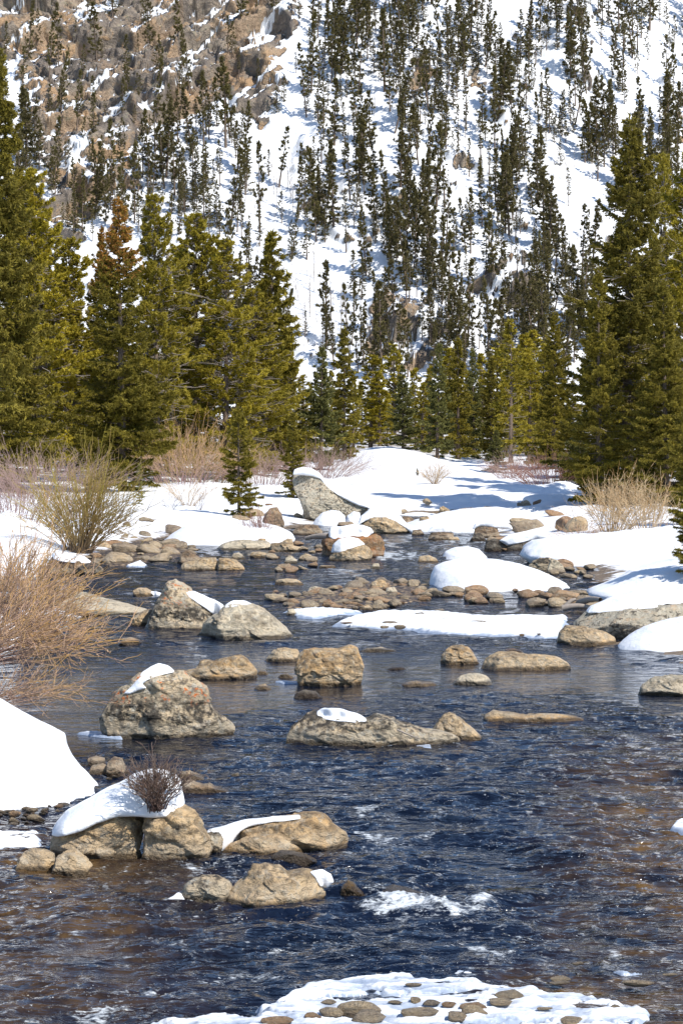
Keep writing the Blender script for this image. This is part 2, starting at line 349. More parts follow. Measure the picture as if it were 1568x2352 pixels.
def hill_mat():
    m, nt, b = mat('mountainside'); q = N(nt); geo = q.new('ShaderNodeNewGeometry'); P = geo.outputs['Position']; Ps = P
    n0 = q.noise(.16, P, 4, .6); n1 = q.noise(.55, Ps, 6, .65, .5); n2 = q.noise(2.2, Ps, 5, .7)
    c = q.mix(q.ramp(n1, .38, .60), (.22, .185, .155), (.38, .31, .24))
    c = q.mix(q.math('MULTIPLY', q.ramp(q.math('ADD', n0, q.math('MULTIPLY', q.math('SUBTRACT', n1, .5), .8)), .53, .63), .8), c, (.52, .33, .18))
    c = q.mix(q.math('MULTIPLY', q.ramp(q.attr('tint'), .15, .5), .55), c, (.52, .35, .21)); c = q.mix(q.math('MULTIPLY', q.ramp(q.attr('tint'), -.15, -.5), .6), c, (.20, .17, .15))
    c = q.mix(q.ramp(n2, .53, .68, 0, .55), c, (.13, .10, .08))
    c = q.mix(q.ramp(q.noise(1.1, P, 5, .7), .58, .66, 0, .5), c, (.36, .35, .24))
    s = q.math('ADD', q.attr('rock'), q.math('MULTIPLY', q.math('SUBTRACT', n2, .5), .5))
    c = q.mix(q.ramp(s, .38, .52), (.84, .85, .87), c)
    sp4 = q.math('MULTIPLY', q.ramp(q.noise(1.3, P, 5, .75), .615, .66), q.ramp(n0, .45, .60)); c = q.mix(q.math('MULTIPLY', sp4, .85), c, (.20, .15, .10))
    q.lk(c, b.inputs['Base Color']); b.inputs['Roughness'].default_value = .85; b.inputs['Specular IOR Level'].default_value = .2
    h = q.math('MULTIPLY', q.math('ADD', n1, q.math('MULTIPLY', n2, .5)), q.math('ADD', .10, q.attr('rock')))
    q.lk(q.bump(h, 1.0, 1.0), b.inputs['Normal'])
    return m
hill = link('mountainside', mesh('mountainside', Pm.reshape(-1, 3), [gridfaces(*HX.shape)], hill_mat(), {'rock': rockf.ravel(), 'tint': (cells(wx_ / 5.5, wy_ / 5.0, 11) * .8 + .7 * big).ravel()}))
tag(hill, kind='structure')
def hill_hit(u, v):
    """where the sight line of a picture point meets the mountainside"""
    a, b, c = ray(u, v); ys = np.linspace(330, 630, 1100); k = ys / b; xs = a * k; zs = CAMZ + c * k
    xi = np.interp(xs, hx, np.arange(len(hx))).astype(int); yi = np.interp(ys, hy, np.arange(len(hy))).astype(int)
    hit = np.nonzero(HZ[yi, xi] >= zs)[0]
    if not len(hit): return None
    i = hit[0]; return xs[i], ys[i], HZ[yi[i], xi[i]], RM[yi[i], xi[i]]

# ------------------------------------------------------------------ river
POOL = [(-200, 1560), (300, 1500), (700, 1480), (1300, 1490), (1800, 1560), (1700, 1640), (1100, 1600), (700, 1640), (200, 1740), (-200, 1760)]
FOAM = [  # picture coordinates of white water: u, v, half width, half height, amount
    (905, 2078, 70, 15, 1.2), (1010, 2092, 85, 9, 1.2), (1105, 2076, 34, 11, 1.2), (960, 2086, 120, 6, 1.2), (950, 2106, 135, 13, .62), (860, 2060, 60, 10, .62), (800, 2000, 90, 7, .55), (560, 2040, 60, 7, .5), (880, 1945, 90, 9, .6), (990, 2118, 110, 10, .55), (960, 2060, 40, 9, .5), (830, 1862, 30, 14, .9), (900, 1885, 45, 13, .55), (975, 1918, 45, 15, .75), (855, 1925, 60, 13, .8),
    (800, 1965, 70, 8, .6), (1130, 2193, 65, 13, .85), (1180, 2150, 25, 8, .7), (185, 2145, 30, 11, .7), (480, 1990, 90, 12, .55), (330, 2025, 90, 8, .6), (150, 2050, 120, 12, .4), (370, 2280, 70, 10, .8), (560, 2245, 150, 10, .75), (690, 2262, 60, 8, .8), (240, 2328, 80, 14, .8),
    (1400, 2195, 60, 12, .8), (1500, 2185, 60, 16, .5), (1280, 2218, 100, 8, .6), (1450, 1712, 60, 8, .55), (1290, 1768, 20, 8, .7), (1110, 1840, 15, 5, .8), (1280, 1945, 80, 12, .4), (1060, 2140, 60, 8, .6), (700, 2190, 130, 10, .5), (1500, 2115, 80, 20, .3),
    (1080, 1240, 130, 10, .95), (1150, 1258, 60, 7, .6), (930, 1278, 60, 8, 1.0), (1000, 1300, 90, 7, .6), (890, 1276, 24, 10, 1.2), (1060, 1225, 90, 5, .8), (300, 1335, 80, 10, .55), (330, 1362, 60, 6, .65), (420, 1350, 60, 7, .45), (470, 1318, 60, 7, .45), (200, 1325, 60, 8, .5), (640, 1300, 60, 6, .45), (760, 1330, 160, 10, .3),
    (230, 1650, 40, 14, .4), (545, 1635, 70, 16, .35), (690, 1560, 40, 4, .3), (190, 1690, 60, 8, .2), (430, 1690, 60, 4, .25), (1150, 1560, 50, 3, .3), (20, 2200, 70, 20, .3), (100, 2290, 120, 20, .35), (330, 2190, 130, 15, .35), (900, 2250, 90, 12, .3)]
wy = 1 / np.linspace(1 / 19.0, 1 / 140., 1500)
wxn = np.linspace(-1, 1, 700)
WY, WXN = np.meshgrid(wy, wxn, indexing='ij'); WX = WXN * (WY * .16 + .3)
WU, WV = proj(WX, WY, 0 * WX)
calm = ss(-25, 45, sdist(WU, WV + 14 * fbm(WX / 1.5, WY / 6, 3.1, 2), POOL))
far = ss(40, 75, WY); vfar = ss(50, 90, WY)
slick = ss(.02, .32, fbm(WX / 1.6 + .25 * WY / 3, WY / 3.4, 31.0, 3)) * ss(100, 60, WY)
amp = (1 - .82 * calm) * (1 - .45 * slick) * (1.15 + .9 * fbm(WX / 3.3, WY / 5, 8.8, 3))
qx = WX + .35 * fbm(WX / 1.1, WY / 1.1, 2.7, 3); qy = WY + .35 * fbm(WX / 1.1, WY / 1.1, 5.7, 3) - .25 * WX
rid = lambda a: (1 - np.abs(a) * 2) 
WZ = amp * (.085 * fbm(qx / 1.5, qy / 1.05, 1.0, 2) + (1 - far) * (.036 * rid(fbm(qx / .62, qy / .42, 3.0, 2)) - .018) + (1 - ss(28, 50, WY)) * .013 * rid(pn(qx / .24, qy / .15, 5.)))
crest = rid(fbm(qx / .62, qy / .42, 3.0, 2))
fo = np.zeros(WX.shape); lift = np.zeros(WX.shape)
fn = fbm(WX / .22, WY / .5, 4.1, 4, .65); fb = fbm(WX / .9, WY / 1.6, 6.1, 3)
du_ = fbm(WX / .5, WY / .8, 12.1, 4) * 1.5; dv_ = fbm(WX / .35, WY / .9, 22.1, 4) * 1.5
for u, v, a, b, s in FOAM:
    e = np.exp(-(((WU - u + du_ * min(a, 60) * .9) / a) ** 2 + ((WV - v + dv_ * b * 1.6) / b) ** 2) ** 1.2)
    fo = np.maximum(fo, s * e)
    if s >= 1.2 and v > 2000: lift = np.maximum(lift, s * np.exp(-((WU - u) / a) ** 2 - ((WV - v + b * .2) / b) ** 2))
WZ = WZ + lift * (.05 + .08 * np.maximum(0, fbm(WX / .16, WY / .35, 2.0, 4, .65))) + .04 * np.minimum(fo, 1) * np.maximum(0, fn)
# humps of dark water sliding over sunk boulders
for u, v, a, b, h in [(815, 2048, 75, 22, .11), (1075, 1838, 95, 12, .06), (540, 1645, 60, 10, .05), (905, 2035, 60, 16, .06), (170, 2130, 70, 22, .06), (650, 2245, 60, 18, .06)]:
    WZ = WZ + h * np.exp(-((WU - u) / a) ** 2 - ((WV - v) / b) ** 2)
foamv = .86 * np.minimum(fo, 1.05) + .40 * fn + .12 * fb
gl = ss(.70, 1.05, crest + .25 * fn + .45 * fb - .1 * far) * (1 - calm) * (1 - .2 * far)
wk = fbm(WX / .10, WY / .30, 9.9, 2)
foamv = np.maximum(foamv, gl * (.36 + .5 * wk))
brn = np.clip(ss(1150, 1500, WU) * ss(1600, 1850, WV) * (1 - .5 * ss(2100, 2300, WV)) + .9 * ss(650, 100, WU) * ss(1850, 1950, WV) * (1 - .4 * ss(2100, 2300, WV)) + ss(1000, 1300, WU) * ss(2180, 2300, WV) + .6 * ss(1480, 1300, WV) * ss(500, 300, WU) * 0, 0, 1)
def water_mat():
    m, nt, b = mat('river water'); q = N(nt); geo = q.new('ShaderNodeNewGeometry'); P = geo.outputs['Position']
    n = q.noise(.55, P, 5, .6); n2 = q.noise(2.4, P, 4, .65)
    Pst = q.scalev(P, (.55, 1, 1))
    bed = q.mix(q.ramp(n2, .4, .62), (.045, .026, .011), (.12, .068, .022))
    deep = q.mix(q.ramp(n, .4, .6), (.002, .004, .011), (.004, .008, .021))
    c = q.mix(q.math('MULTIPLY', q.attr('shallow'), q.ramp(n, .32, .54)), deep, bed)
    f = q.ramp(q.math('ADD', q.attr('foam'), q.math('MULTIPLY', q.math('SUBTRACT', q.noise(26, Pst, 4, .75), .5), 2.2)), .42, 1.0)
    glint_paint = q.math('MULTIPLY', q.ramp(q.noise(34, P, 2, .6), .70, .72), q.math('MULTIPLY', q.ramp(q.noise(1.3, P, 3, .6), .44, .58), q.math('SUBTRACT', 1.0, q.attr('calm'))))  # tiny white specks: sun glints painted into the water colour
    f = q.math('MAXIMUM', f, glint_paint)
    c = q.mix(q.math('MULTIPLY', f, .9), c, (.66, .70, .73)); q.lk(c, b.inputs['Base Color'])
    q.lk(q.math('ADD', .06, q.math('MULTIPLY', f, .6)), b.inputs['Roughness']); b.inputs['IOR'].default_value = 1.333; b.inputs['Specular IOR Level'].default_value = .45
    sk = q.new('ShaderNodeVectorMath', operation='MULTIPLY'); q.lk(P, sk.inputs[0]); sk.inputs[1].default_value = (.62, 1.25, 1)
    a1 = q.noise(2.6, sk.outputs[0], 3, .5, .6); a2 = q.noise(8.5, sk.outputs[0], 3, .55, .4)
    amp = q.math('SUBTRACT', 1.0, q.math('MULTIPLY', q.attr('calm'), .80))
    h = q.math('MULTIPLY', q.math('ADD', q.math('ADD', a1, q.math('MULTIPLY', q.noise(28, sk.outputs[0], 2, .5), .05)), q.math('MULTIPLY', a2, .22)), amp)
    q.lk(q.bump(h, 1.0, .19), b.inputs['Normal'])
    return m
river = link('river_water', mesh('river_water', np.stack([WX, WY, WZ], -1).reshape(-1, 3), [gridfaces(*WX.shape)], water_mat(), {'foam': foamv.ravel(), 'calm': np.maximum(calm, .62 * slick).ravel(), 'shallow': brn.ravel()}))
tag(river, kind='structure')
# ------------------------------------------------------------------ boulders
def loft(poly, yc, dp, p=2.6, rings=60, segs=150, facets=34, rough=.05, seed=0, cz=.32, closed=False, ext=None, flat_top=0.0):
    """a closed stone whose outline across the river is poly (picture coordinates at depth yc); half depth dp"""
    u = [a for a, b in poly]; v = [b for a, b in poly]
    X, _, Z = wpt(u, v, yc); X = list(X); Z = list(Z); h = max(Z) - min(Z)
    if not closed:
        zl = min(min(Z), 0) - .35 * h - .12; w = X[-1] - X[0]
        X = [X[0] + .12 * w] + X + [X[-1] - .12 * w]; Z = [zl] + Z + [zl]
    X = np.array(X); Z = np.array(Z); xc = (X.min() + X.max()) / 2; zc = (max(Z.min(), 0) if not closed else Z.min()) + cz * h
    if not closed and X[1] > xc: xc = X[1]
    th = np.linspace(0, 2 * np.pi, segs, endpoint=False); dx, dz = np.cos(th), np.sin(th)
    Rb = np.zeros(segs)
    Ax, Az = X - xc, Z - zc; Bx, Bz = np.roll(Ax, -1), np.roll(Az, -1)
    for a, b, c, d in zip(Ax, Az, Bx, Bz):
        ex, ez = c - a, d - b; det = dx * ez - dz * ex; det = np.where(np.abs(det) < 1e-9, 1e-9, det)
        t = (a * ez - b * ex) / det; s = (a * dz - b * dx) / det
        Rb = np.where((t > 0) & (s >= -1e-6) & (s <= 1 + 1e-6), np.maximum(Rb, t), Rb)
    s = -np.cos(np.linspace(0, np.pi, rings)); sc = (1 - np.abs(s) ** p) ** (1 / p); sc[0] = sc[-1] = 0
    # the surface leans back: high points of the outline sit further away than low ones
    VX = sc[:, None] * (Rb * dx)[None]; VZ = sc[:, None] * (Rb * dz)[None]; VY = s[:, None] * dp + 0 * VX
    VY = VY + .45 * dp * np.clip(VZ / (h + 1e-6), -.3, 1) - .1 * dp
    P = np.stack([VX, VY, VZ], -1).reshape(-1, 3)
    rs = np.random.RandomState(seed + 5); size = max(h, .3 * (X.max() - X.min()))
    for k in range(facets):
        n = rs.normal(size=3) * (1, 1.2, .9); n[1] = -abs(n[1]) if rs.rand() < .8 else n[1]
        sx = np.array([1 / max(Rb.max(), .01), 1 / dp, 1 / h]); n = n * sx; n /= np.linalg.norm(n)
        dd = P @ n; hm = dd.max(); sil = 1 - abs(n[1])
        lim = hm * (rs.uniform(.74, .93) * (1 - sil ** 2) + .985 * sil ** 2)
        ex = np.maximum(dd - lim, 0); P = P - ex[:, None] * n * .92
    a = size * rough
    q_ = P / size
    f1 = fbm(q_[:, 0] * 1.7 + seed * 3.1, q_[:, 1] * 1.7, q_[:, 2] * 2.3, 5, .55); f2 = fbm(q_[:, 0] * 3.5 + seed, q_[:, 1] * 3.5, q_[:, 2] * 6 + 4, 4, .6)
    nrm = P / (np.array([Rb.mean(), dp, h]) ** 2); nrm /= np.linalg.norm(nrm, axis=1)[:, None] + 1e-9
    rg = -np.abs(f1) * 2.2 + .5
    if facets:
        cs_ = .036 * cells(q_[:, 0] * 2.6 + seed * 1.7, q_[:, 2] * 3.4 + .8 * q_[:, 0], seed % 50) + .012 * cells(q_[:, 0] * 8 + seed, q_[:, 2] * 10, seed % 50 + 60)
        P = P + nrm * (size * cs_ * (.35 + .65 * np.abs(nrm[:, 1])))[:, None]
    P = P + nrm * (a * (1.0 * rg + .9 * f2))[:, None]
    o = np.array([xc, yc, 0.0]); P = P + np.array([0, 0, zc])
    return P, o, [gridfaces(rings, segs, True)]
def bdepth(bv): return float(gpt(784, bv)[1])
RID = [0]
def boulder(name, poly, bv, m, label=None, dp=None, parent=None, group=None, cat='boulder', **k):
    """bv: picture row of the front waterline (or give y=)"""
    RID[0] += 1; k.setdefault('seed', RID[0])
    yf = k.pop('y', None)
    if yf is None: yf = bdepth(bv)
    w = (max(p[0] for p in poly) - min(p[0] for p in poly)) * yf / F
    dp = dp or max(.28 * w, .12); yc = yf + dp
    P, o, f = loft(poly, yc, dp, **k)
    ob = link(name, mesh(name, P, f, m), parent, tuple(o) if parent is None else tuple(o - np.array(parent.location)))
    if parent is None: tag(ob, label, cat, group)
    ob_info[ob.name] = (yc, dp)
    return ob
ob_info = {}
def snowcap(poly, yc, dp, name='snow_cap', parent=None, label=None, cat='snow patch', vox=46, sm=14, group=None, m=None, hug=None, thick=.55):
    """a pillow of snow with the given outline: prism, voxel remesh, smoothing"""
    X, _, Z = wpt([a for a, b in poly], [b for a, b in poly], yc); n = len(X)
    x0, z0 = float(np.mean(X)), float(np.min(Z)); X = X - x0; Z = Z - z0
    size = max(np.ptp(X), np.ptp(Z)); A = .5 * abs(np.dot(X, np.roll(Z, -1)) - np.dot(Z, np.roll(X, -1)))
    # grow a little, for smoothing shrinks it
    V = [(x, -dp, z) for x, z in zip(X, Z)] + [(x, dp, z) for x, z in zip(X, Z)]
    me = bpy.data.meshes.new(name); fs = [list(range(n))[::-1], [n + i for i in range(n)]] + [[i, (i + 1) % n, n + (i + 1) % n, n + i] for i in range(n)]
    me.from_pydata(V, [], fs)
    import bmesh
    bm = bmesh.new(); bm.from_mesh(me); bmesh.ops.triangulate(bm, faces=bm.faces[:]); bmesh.ops.recalc_face_normals(bm, faces=bm.faces[:]); bm.to_mesh(me); bm.free()
    t = bpy.data.objects.new('tmp', me); COL.objects.link(t)
    r = t.modifiers.new('r', 'REMESH'); r.mode = 'VOXEL'; r.voxel_size = max(size / vox, .006)
    s = t.modifiers.new('s', 'SMOOTH'); s.factor = .6; s.iterations = sm
    me2 = bpy.data.meshes.new_from_object(t.evaluated_get(bpy.context.evaluated_depsgraph_get()))
    COL.objects.unlink(t); bpy.data.objects.remove(t)
    k = len(me2.vertices)
    if k == 0: return None
    from mathutils.bvhtree import BVHTree
    co = np.empty(k * 3, np.float32); me2.vertices.foreach_get('co', co); co = co.reshape(-1, 3).astype(float)
    # stretch back to the traced extents, dome it front and back
    for ax, ref in ((0, X), (2, Z)):
        lo, hi = co[:, ax].min(), co[:, ax].max(); co[:, ax] = (co[:, ax] - lo) / (hi - lo) * (ref.max() - ref.min()) + ref.min()
    # dome it: full depth along its lower rim, closing towards its crest and its two ends
    if hug is not None:
        hm = hug.data; hv = [hug.matrix_basis.translation + v_.co for v_ in hm.vertices]; bv_ = BVHTree.FromPolygons(hv, [tuple(p_.vertices) for p_ in hm.polygons])
        ds = np.maximum(sdist(co[:, 0], co[:, 2], list(zip(X, Z))), 0); wd_ = ds.max() + 1e-6; th_ = (.06 + .94 * np.sqrt(np.maximum(0, 1 - (1 - np.minimum(ds / wd_, 1)) ** 2))) * thick * wd_
        GX_ = np.linspace(X.min() - .02 * size, X.max() + .02 * size, 56); GZ_ = np.linspace(Z.min() - .03 * size, Z.max() + .02 * size, 44); G_ = np.full((44, 56), np.nan)
        for ix, xg in enumerate(GX_):
            last = None
            for iz, zg in enumerate(GZ_):
                hit = bv_.ray_cast(Vector((xg + x0, yc - dp * 8 - 5, zg + z0)), Vector((0, 1, 0)))[0]
                if hit is not None: last = hit.y - yc
                if last is not None: G_[iz, ix] = min(last, .55 * dp)
            if last is None:                       # start a little lower on the stone
                for k_ in range(1, 30):
                    hit = bv_.ray_cast(Vector((xg + x0, yc - dp * 8 - 5, Z.min() + z0 - k_ * .03 * size)), Vector((0, 1, 0)))[0]
                    if hit is not None: G_[:, ix] = min(hit.y - yc, .55 * dp); break
        med = np.nanmedian(G_); med = 0 if np.isnan(med) else med; G_ = np.where(np.isnan(G_), med, G_)
        lo_, hi_ = np.percentile(G_, 8), np.percentile(G_, 88); G_ = np.clip(G_, lo_, hi_)
        for _ in range(45):
            Gp = np.pad(G_, 1, 'edge'); B2 = (Gp[:-2, 1:-1] + Gp[2:, 1:-1] + Gp[1:-1, :-2] + Gp[1:-1, 2:] + 2 * G_) / 6
            G_ = B2
        fx_ = np.clip((co[:, 0] - GX_[0]) / (GX_[1] - GX_[0]), 0, 54.999); fz_ = np.clip((co[:, 2] - GZ_[0]) / (GZ_[1] - GZ_[0]), 0, 42.999); ix_, iz_ = fx_.astype(int), fz_.astype(int); fx_ -= ix_; fz_ -= iz_
        yr = (G_[iz_, ix_] * (1 - fx_) + G_[iz_, ix_ + 1] * fx_) * (1 - fz_) + (G_[iz_ + 1, ix_] * (1 - fx_) + G_[iz_ + 1, ix_ + 1] * fx_) * fz_
        co[:, 1] = np.clip(co[:, 1] / dp, -1, 1)
        fr = yr - th_ - .03 * size; bk = yr + th_ * 1.5 + .12 * size; co[:, 1] = fr + (bk - fr) * (co[:, 1] + 1) / 2
    xs = np.linspace(X.min(), X.max(), 90); top = np.full(90, -9e9); bot = np.full(90, 9e9)
    for i in range(n):
        a0, b0, a1, b1 = X[i], Z[i], X[(i + 1) % n], Z[(i + 1) % n]
        if abs(a1 - a0) < 1e-9: continue
        t = (xs - a0) / (a1 - a0); ok = (t >= 0) & (t <= 1); zz = b0 + t * (b1 - b0)
        top = np.where(ok, np.maximum(top, zz), top); bot = np.where(ok, np.minimum(bot, zz), bot)
    T_ = np.interp(co[:, 0], xs, top); B_ = np.interp(co[:, 0], xs, bot); rel = np.clip((co[:, 2] - B_) / (T_ - B_ + 1e-6), 0, 1)
    e_ = np.clip(1 - np.abs(co[:, 0] - (X.min() + X.max()) / 2) / (np.ptp(X) / 2), 0, 1)
    if hug is None: co[:, 1] = np.clip(co[:, 1], -dp, dp) * (.06 + .94 * np.sqrt(np.maximum(0, 1 - rel ** 1.7))) * np.minimum(1, (e_ / .25 + .02)) ** .5
    co += (.02 * size * np.stack([fbm(co[:, 0] / size * 3, co[:, 1] / size * 3, co[:, 2] / size * 3 + i * 9 + x0, 3) for i in range(3)], 1))
    me2.vertices.foreach_set('co', co.astype(np.float32).ravel()); me2.materials.clear(); me2.materials.append(m or SNOW); me2.update()
    me2.polygons.foreach_set('use_smooth', np.ones(len(me2.polygons), bool)); me2.name = name
    loc = np.array([x0, yc, z0])
    ob = link(name, me2, parent, tuple(loc) if parent is None else tuple(loc - np.array(parent.location)))
    if parent is None: tag(ob, label, cat, group)
    return ob
def cap(rock, poly, fwd=.2, dpk=.75, **k):
    yc, dp = ob_info[rock.name]
    return snowcap(poly, yc, dp * dpk, parent=rock, hug=rock, **k)
def mound(name, poly, bv, label, dp, group=None, cat='snow mound', y=None, p=2.0, rough=.03, **k):
    return boulder(name, poly, bv, SNOW, label, dp=dp, group=group, cat=cat, facets=0, rough=rough, p=p, cz=.12, y=y, **k)

def patch(name, poly, m, thick, edge=.25, label=None, cat=None, group=None, kind=None, nx=200, ny=120, rough=.5, z=0.0, wob=.12, holes=0.0):
    """a low sheet lying on the water; poly in picture coordinates of its footprint"""
    X, Y = gpt([a for a, b in poly], [b for a, b in poly], z); P = list(zip(X, Y))
    x0, x1, y0, y1 = X.min() - .2, X.max() + .2, Y.min() - .2, Y.max() + .2
    gx, gyy = np.meshgrid(np.linspace(x0, x1, nx), np.linspace(y0, y1, ny)); k = 1 / max(.3, .1 * (x1 - x0))
    asp = (x1 - x0) / (y1 - y0)
    d = sdist(gx, gyy, P) + wob * (x1 - x0) * .12 * fbm(gx * k * 1.5, gyy * k * 1.5, 3.3, 4) 
    zz = z - .12 + (.12 + thick * (1 + rough * fbm(gx * k * 2, gyy * k * 2, 1.1, 4))) * ss(-edge * .2, edge, d)
    if holes: zz = zz - holes * .15 * ss(.03, .26, fbm(gx * 1.1, gyy * 3.2, 4.4, 5, .6)) * ss(1.6, .2, d); zz = zz + .018 * fbm(gx * 6, gyy * 9, 2.2, 4)
    o = np.array([(x0 + x1) / 2, (y0 + y1) / 2, 0])
    V = np.stack([gx - o[0], gyy - o[1], zz], -1).reshape(-1, 3); V2 = V.copy(); V2[:, 2] = z - .14
    ob = link(name, mesh(name, V, [gridfaces(ny, nx)], m), None, tuple(o)); tag(ob, label, cat, group, kind)
    return ob

RA = rock_mat('amber algae stone', (.20, .11, .02), (.10, .06, .015), (.30, .18, .03), .5, 0, 0, .1, seed=17, wet=.2)
# --- the boulders, near to far, each traced on its own
B = boulder
r = B('boulder', cc('B6', [(230, 385), (228, 310), (235, 262), (300, 232), (400, 203), (470, 163), (560, 140), (620, 148), (655, 182), (662, 240), (658, 320), (650, 385)]), cv('B6', 387), RT, 'tan boulder under a big white snow pile, left half of the split rock', dp=.55, rough=.06)
snow_big = snowcap(cc('B6', [(238, 252), (265, 200), (320, 148), (400, 98), (480, 48), (560, 12), (620, -20), (680, -38), (744, -42), (800, -20), (828, 5), (838, 50), (848, 115), (820, 150), (700, 158), (620, 150), (560, 150), (470, 175), (400, 215), (300, 245)]), ob_info[r.name][0] + .1, .5, 'snow_pile', None, 'large rounded white snow pile heaped on the split tan boulder', 'snow pile', vox=60, sm=10)
B('boulder', cc('B6', [(672, 395), (668, 330), (664, 262), (664, 215), (690, 165), (760, 148), (850, 138), (900, 163), (930, 200), (955, 250), (975, 330), (960, 375), (940, 395)]), cv('B6', 397), RT, 'cracked tan boulder with a bare twiggy shrub on top, right half of the split rock', dp=.5, rough=.055)
B('boulder', cc('B6', [(945, 360), (945, 300), (960, 245), (1010, 246), (1025, 280), (1018, 330), (1000, 360)]), cv('B6', 362), RG, 'narrow grey wedge stone against the right side of the split boulder', dp=.25)
B('boulder', cc('B6', [(247, 462), (245, 420), (262, 360), (290, 343), (350, 333), (395, 368), (425, 402), (400, 440), (360, 462)]), cv('B6', 464), RT, 'low tan rock at the water in front of the split boulder', dp=.3)
B('boulder', cc('B6', [(84, 440), (78, 385), (110, 343), (150, 328), (210, 333), (248, 352), (255, 400), (240, 440)]), cv('B6', 441), RT, 'small squarish tan rock left of the split boulder', dp=.25)
r = B('boulder', cc('B6', [(1065, 352), (1062, 300), (1080, 245), (1130, 212), (1200, 193), (1300, 183), (1400, 165), (1470, 161), (1500, 185), (1545, 225), (1590, 250), (1620, 290), (1600, 330), (1570, 352)]), cv('B6', 354), RO, 'rounded ochre boulder with a dark wet right end beside foaming water', dp=.5, rough=.05)
cap(r, cc('B6', [(958, 225), (1050, 203), (1150, 188), (1250, 173), (1370, 166), (1380, 176), (1250, 190), (1180, 202), (1130, 216), (1090, 250), (1070, 285), (1020, 322), (1000, 290), (975, 250)]), fwd=-.2, dpk=.8, vox=64, sm=8)
B('boulder', cc('B6', [(1015, 366), (1018, 342), (1060, 300), (1110, 284), (1160, 264), (1270, 258), (1330, 285), (1390, 330), (1405, 366)]), cv('B6', 368), RO, 'low lumpy ochre rock in front of the rounded ochre boulder', dp=.3)
B('boulder', cc('B6', [(1238, 398), (1250, 355), (1290, 335), (1350, 340), (1400, 350), (1450, 372), (1465, 398)]), cv('B6', 400), RD, 'dark wet rock awash at the foot of the ochre rocks', dp=.22)
r = B('boulder', cc('B6', [(832, 582), (832, 522), (860, 478), (930, 453), (1000, 450), (1050, 478), (1085, 520), (1080, 582)]), cv('B6', 588), RG, 'grey rounded rock with ice at its left foot, left of the striped tan rock', dp=.28)
cap(r, cc('B6', [(772, 545), (800, 540), (822, 518), (840, 530), (860, 560), (900, 578), (960, 585), (1040, 580), (1040, 598), (900, 600), (800, 597)]), fwd=.75, dpk=.4, name='ice_skirt')
r = B('boulder', cc('B6', [(1042, 597), (1045, 530), (1090, 480), (1140, 448), (1160, 403), (1220, 401), (1280, 408), (1330, 438), (1400, 423), (1440, 438), (1478, 490), (1500, 545), (1495, 597)]), cv('B6', 600), RT, 'striped tan rock standing midstream left of the breaking wave', dp=.4, rough=.07, seed=77)
cap(r, cc('B6', [(1425, 430), (1480, 424), (1520, 445), (1532, 480), (1500, 506), (1470, 500), (1450, 460)]), fwd=-.1, dpk=.5)
r = B('boulder', cc('B4', [(575, 652), (573, 600), (580, 535), (600, 470), (625, 420), (660, 370), (700, 340), (760, 300), (800, 268), (850, 260), (1000, 256), (1060, 250), (1110, 290), (1150, 312), (1187, 345), (1197, 400), (1215, 450), (1250, 488), (1300, 518), (1340, 548), (1362, 575), (1350, 620), (1320, 652)]), cv('B4', 654), RG, 'large grey boulder with orange lichen and a small snow patch, in the left channel', dp=.75, rough=.05, rings=90, segs=220, facets=44, seed=4)
cap(r, cc('B4', [(722, 368), (765, 325), (795, 290), (820, 250), (865, 220), (910, 206), (962, 220), (1000, 250), (960, 260), (900, 272), (850, 292), (825, 312), (850, 335), (800, 350), (750, 372)]), fwd=.15, dpk=.55, vox=60, sm=6)
B('boulder', cc('B4', [(1050, 296), (1052, 245), (1130, 232), (1150, 190), (1190, 182), (1230, 190), (1280, 176), (1340, 163), (1385, 155), (1412, 175), (1450, 213), (1477, 250), (1496, 296)]), cv('B4', 298), RO, 'wedge shaped ochre rock behind the lichened boulder', dp=.45)
B('boulder', cc('B4', [(682, 90), (700, 62), (745, 54), (800, 66), (826, 90)]), cv('B4', 91), RB, 'low brown rock awash at the twig tips of the left willow', dp=.25, facets=8)
B('boulder', cc('B5', [(300, 412), (293, 350), (290, 300), (300, 258), (318, 222), (340, 208), (400, 199), (450, 201), (530, 203), (570, 188), (610, 182), (642, 198), (652, 240), (668, 285), (670, 340), (662, 412)]), cv('B5', 416), RO, 'cube like ochre boulder with flat top standing in the middle of the pool', dp=.55, p=4.0, rough=.04, rings=80, segs=200, facets=26, seed=12)
B('boulder', cc('B5', [(100, 274), (130, 240), (160, 208), (210, 193), (260, 198), (295, 203), (320, 240), (330, 274)]), cv('B5', 276), RT, 'smooth tan rock just left of the cube like boulder', dp=.4)
B('boulder', cc('B5', [(268, 484), (290, 450), (340, 434), (400, 442), (425, 465), (452, 484)]), cv('B5', 486), RD, 'small black rock in front of the cube like boulder', dp=.2)
r = B('boulder', cc('B5', [(238, 768), (243, 690), (268, 640), (318, 608), (350, 578), (390, 560), (420, 580), (480, 593), (560, 598), (640, 603), (690, 598), (750, 591), (850, 603), (920, 623), (980, 643), (1050, 663), (1120, 668), (1190, 688), (1235, 715), (1240, 768)]), cv('B5', 771), RG, 'long low mottled boulder with a white snow lens on top, in midstream', dp=.7, rough=.045, rings=80, segs=260, facets=40, seed=21, cz=.2)
cap(r, cc('B5', [(405, 572), (440, 550), (490, 541), (540, 543), (600, 558), (650, 578), (692, 604), (640, 612), (560, 606), (480, 600), (430, 594)]), fwd=0, dpk=.6)
st = link('driftwood_stick', mesh('stick', *[(lambda t: (t[0], [t[1]]))(tubes(np.array([[[0, 0, 0], [.1, -.03, -.04], [.22, -.05, -.09], [.34, -.02, -.13]]]) * 1.0, np.array([[.014, .013, .011, .006]]), 6))][0], GREYWOOD), None, (0.12, 36.6, .40)); tag(st, 'thin brown stick leaning on the long low mottled boulder', 'stick')
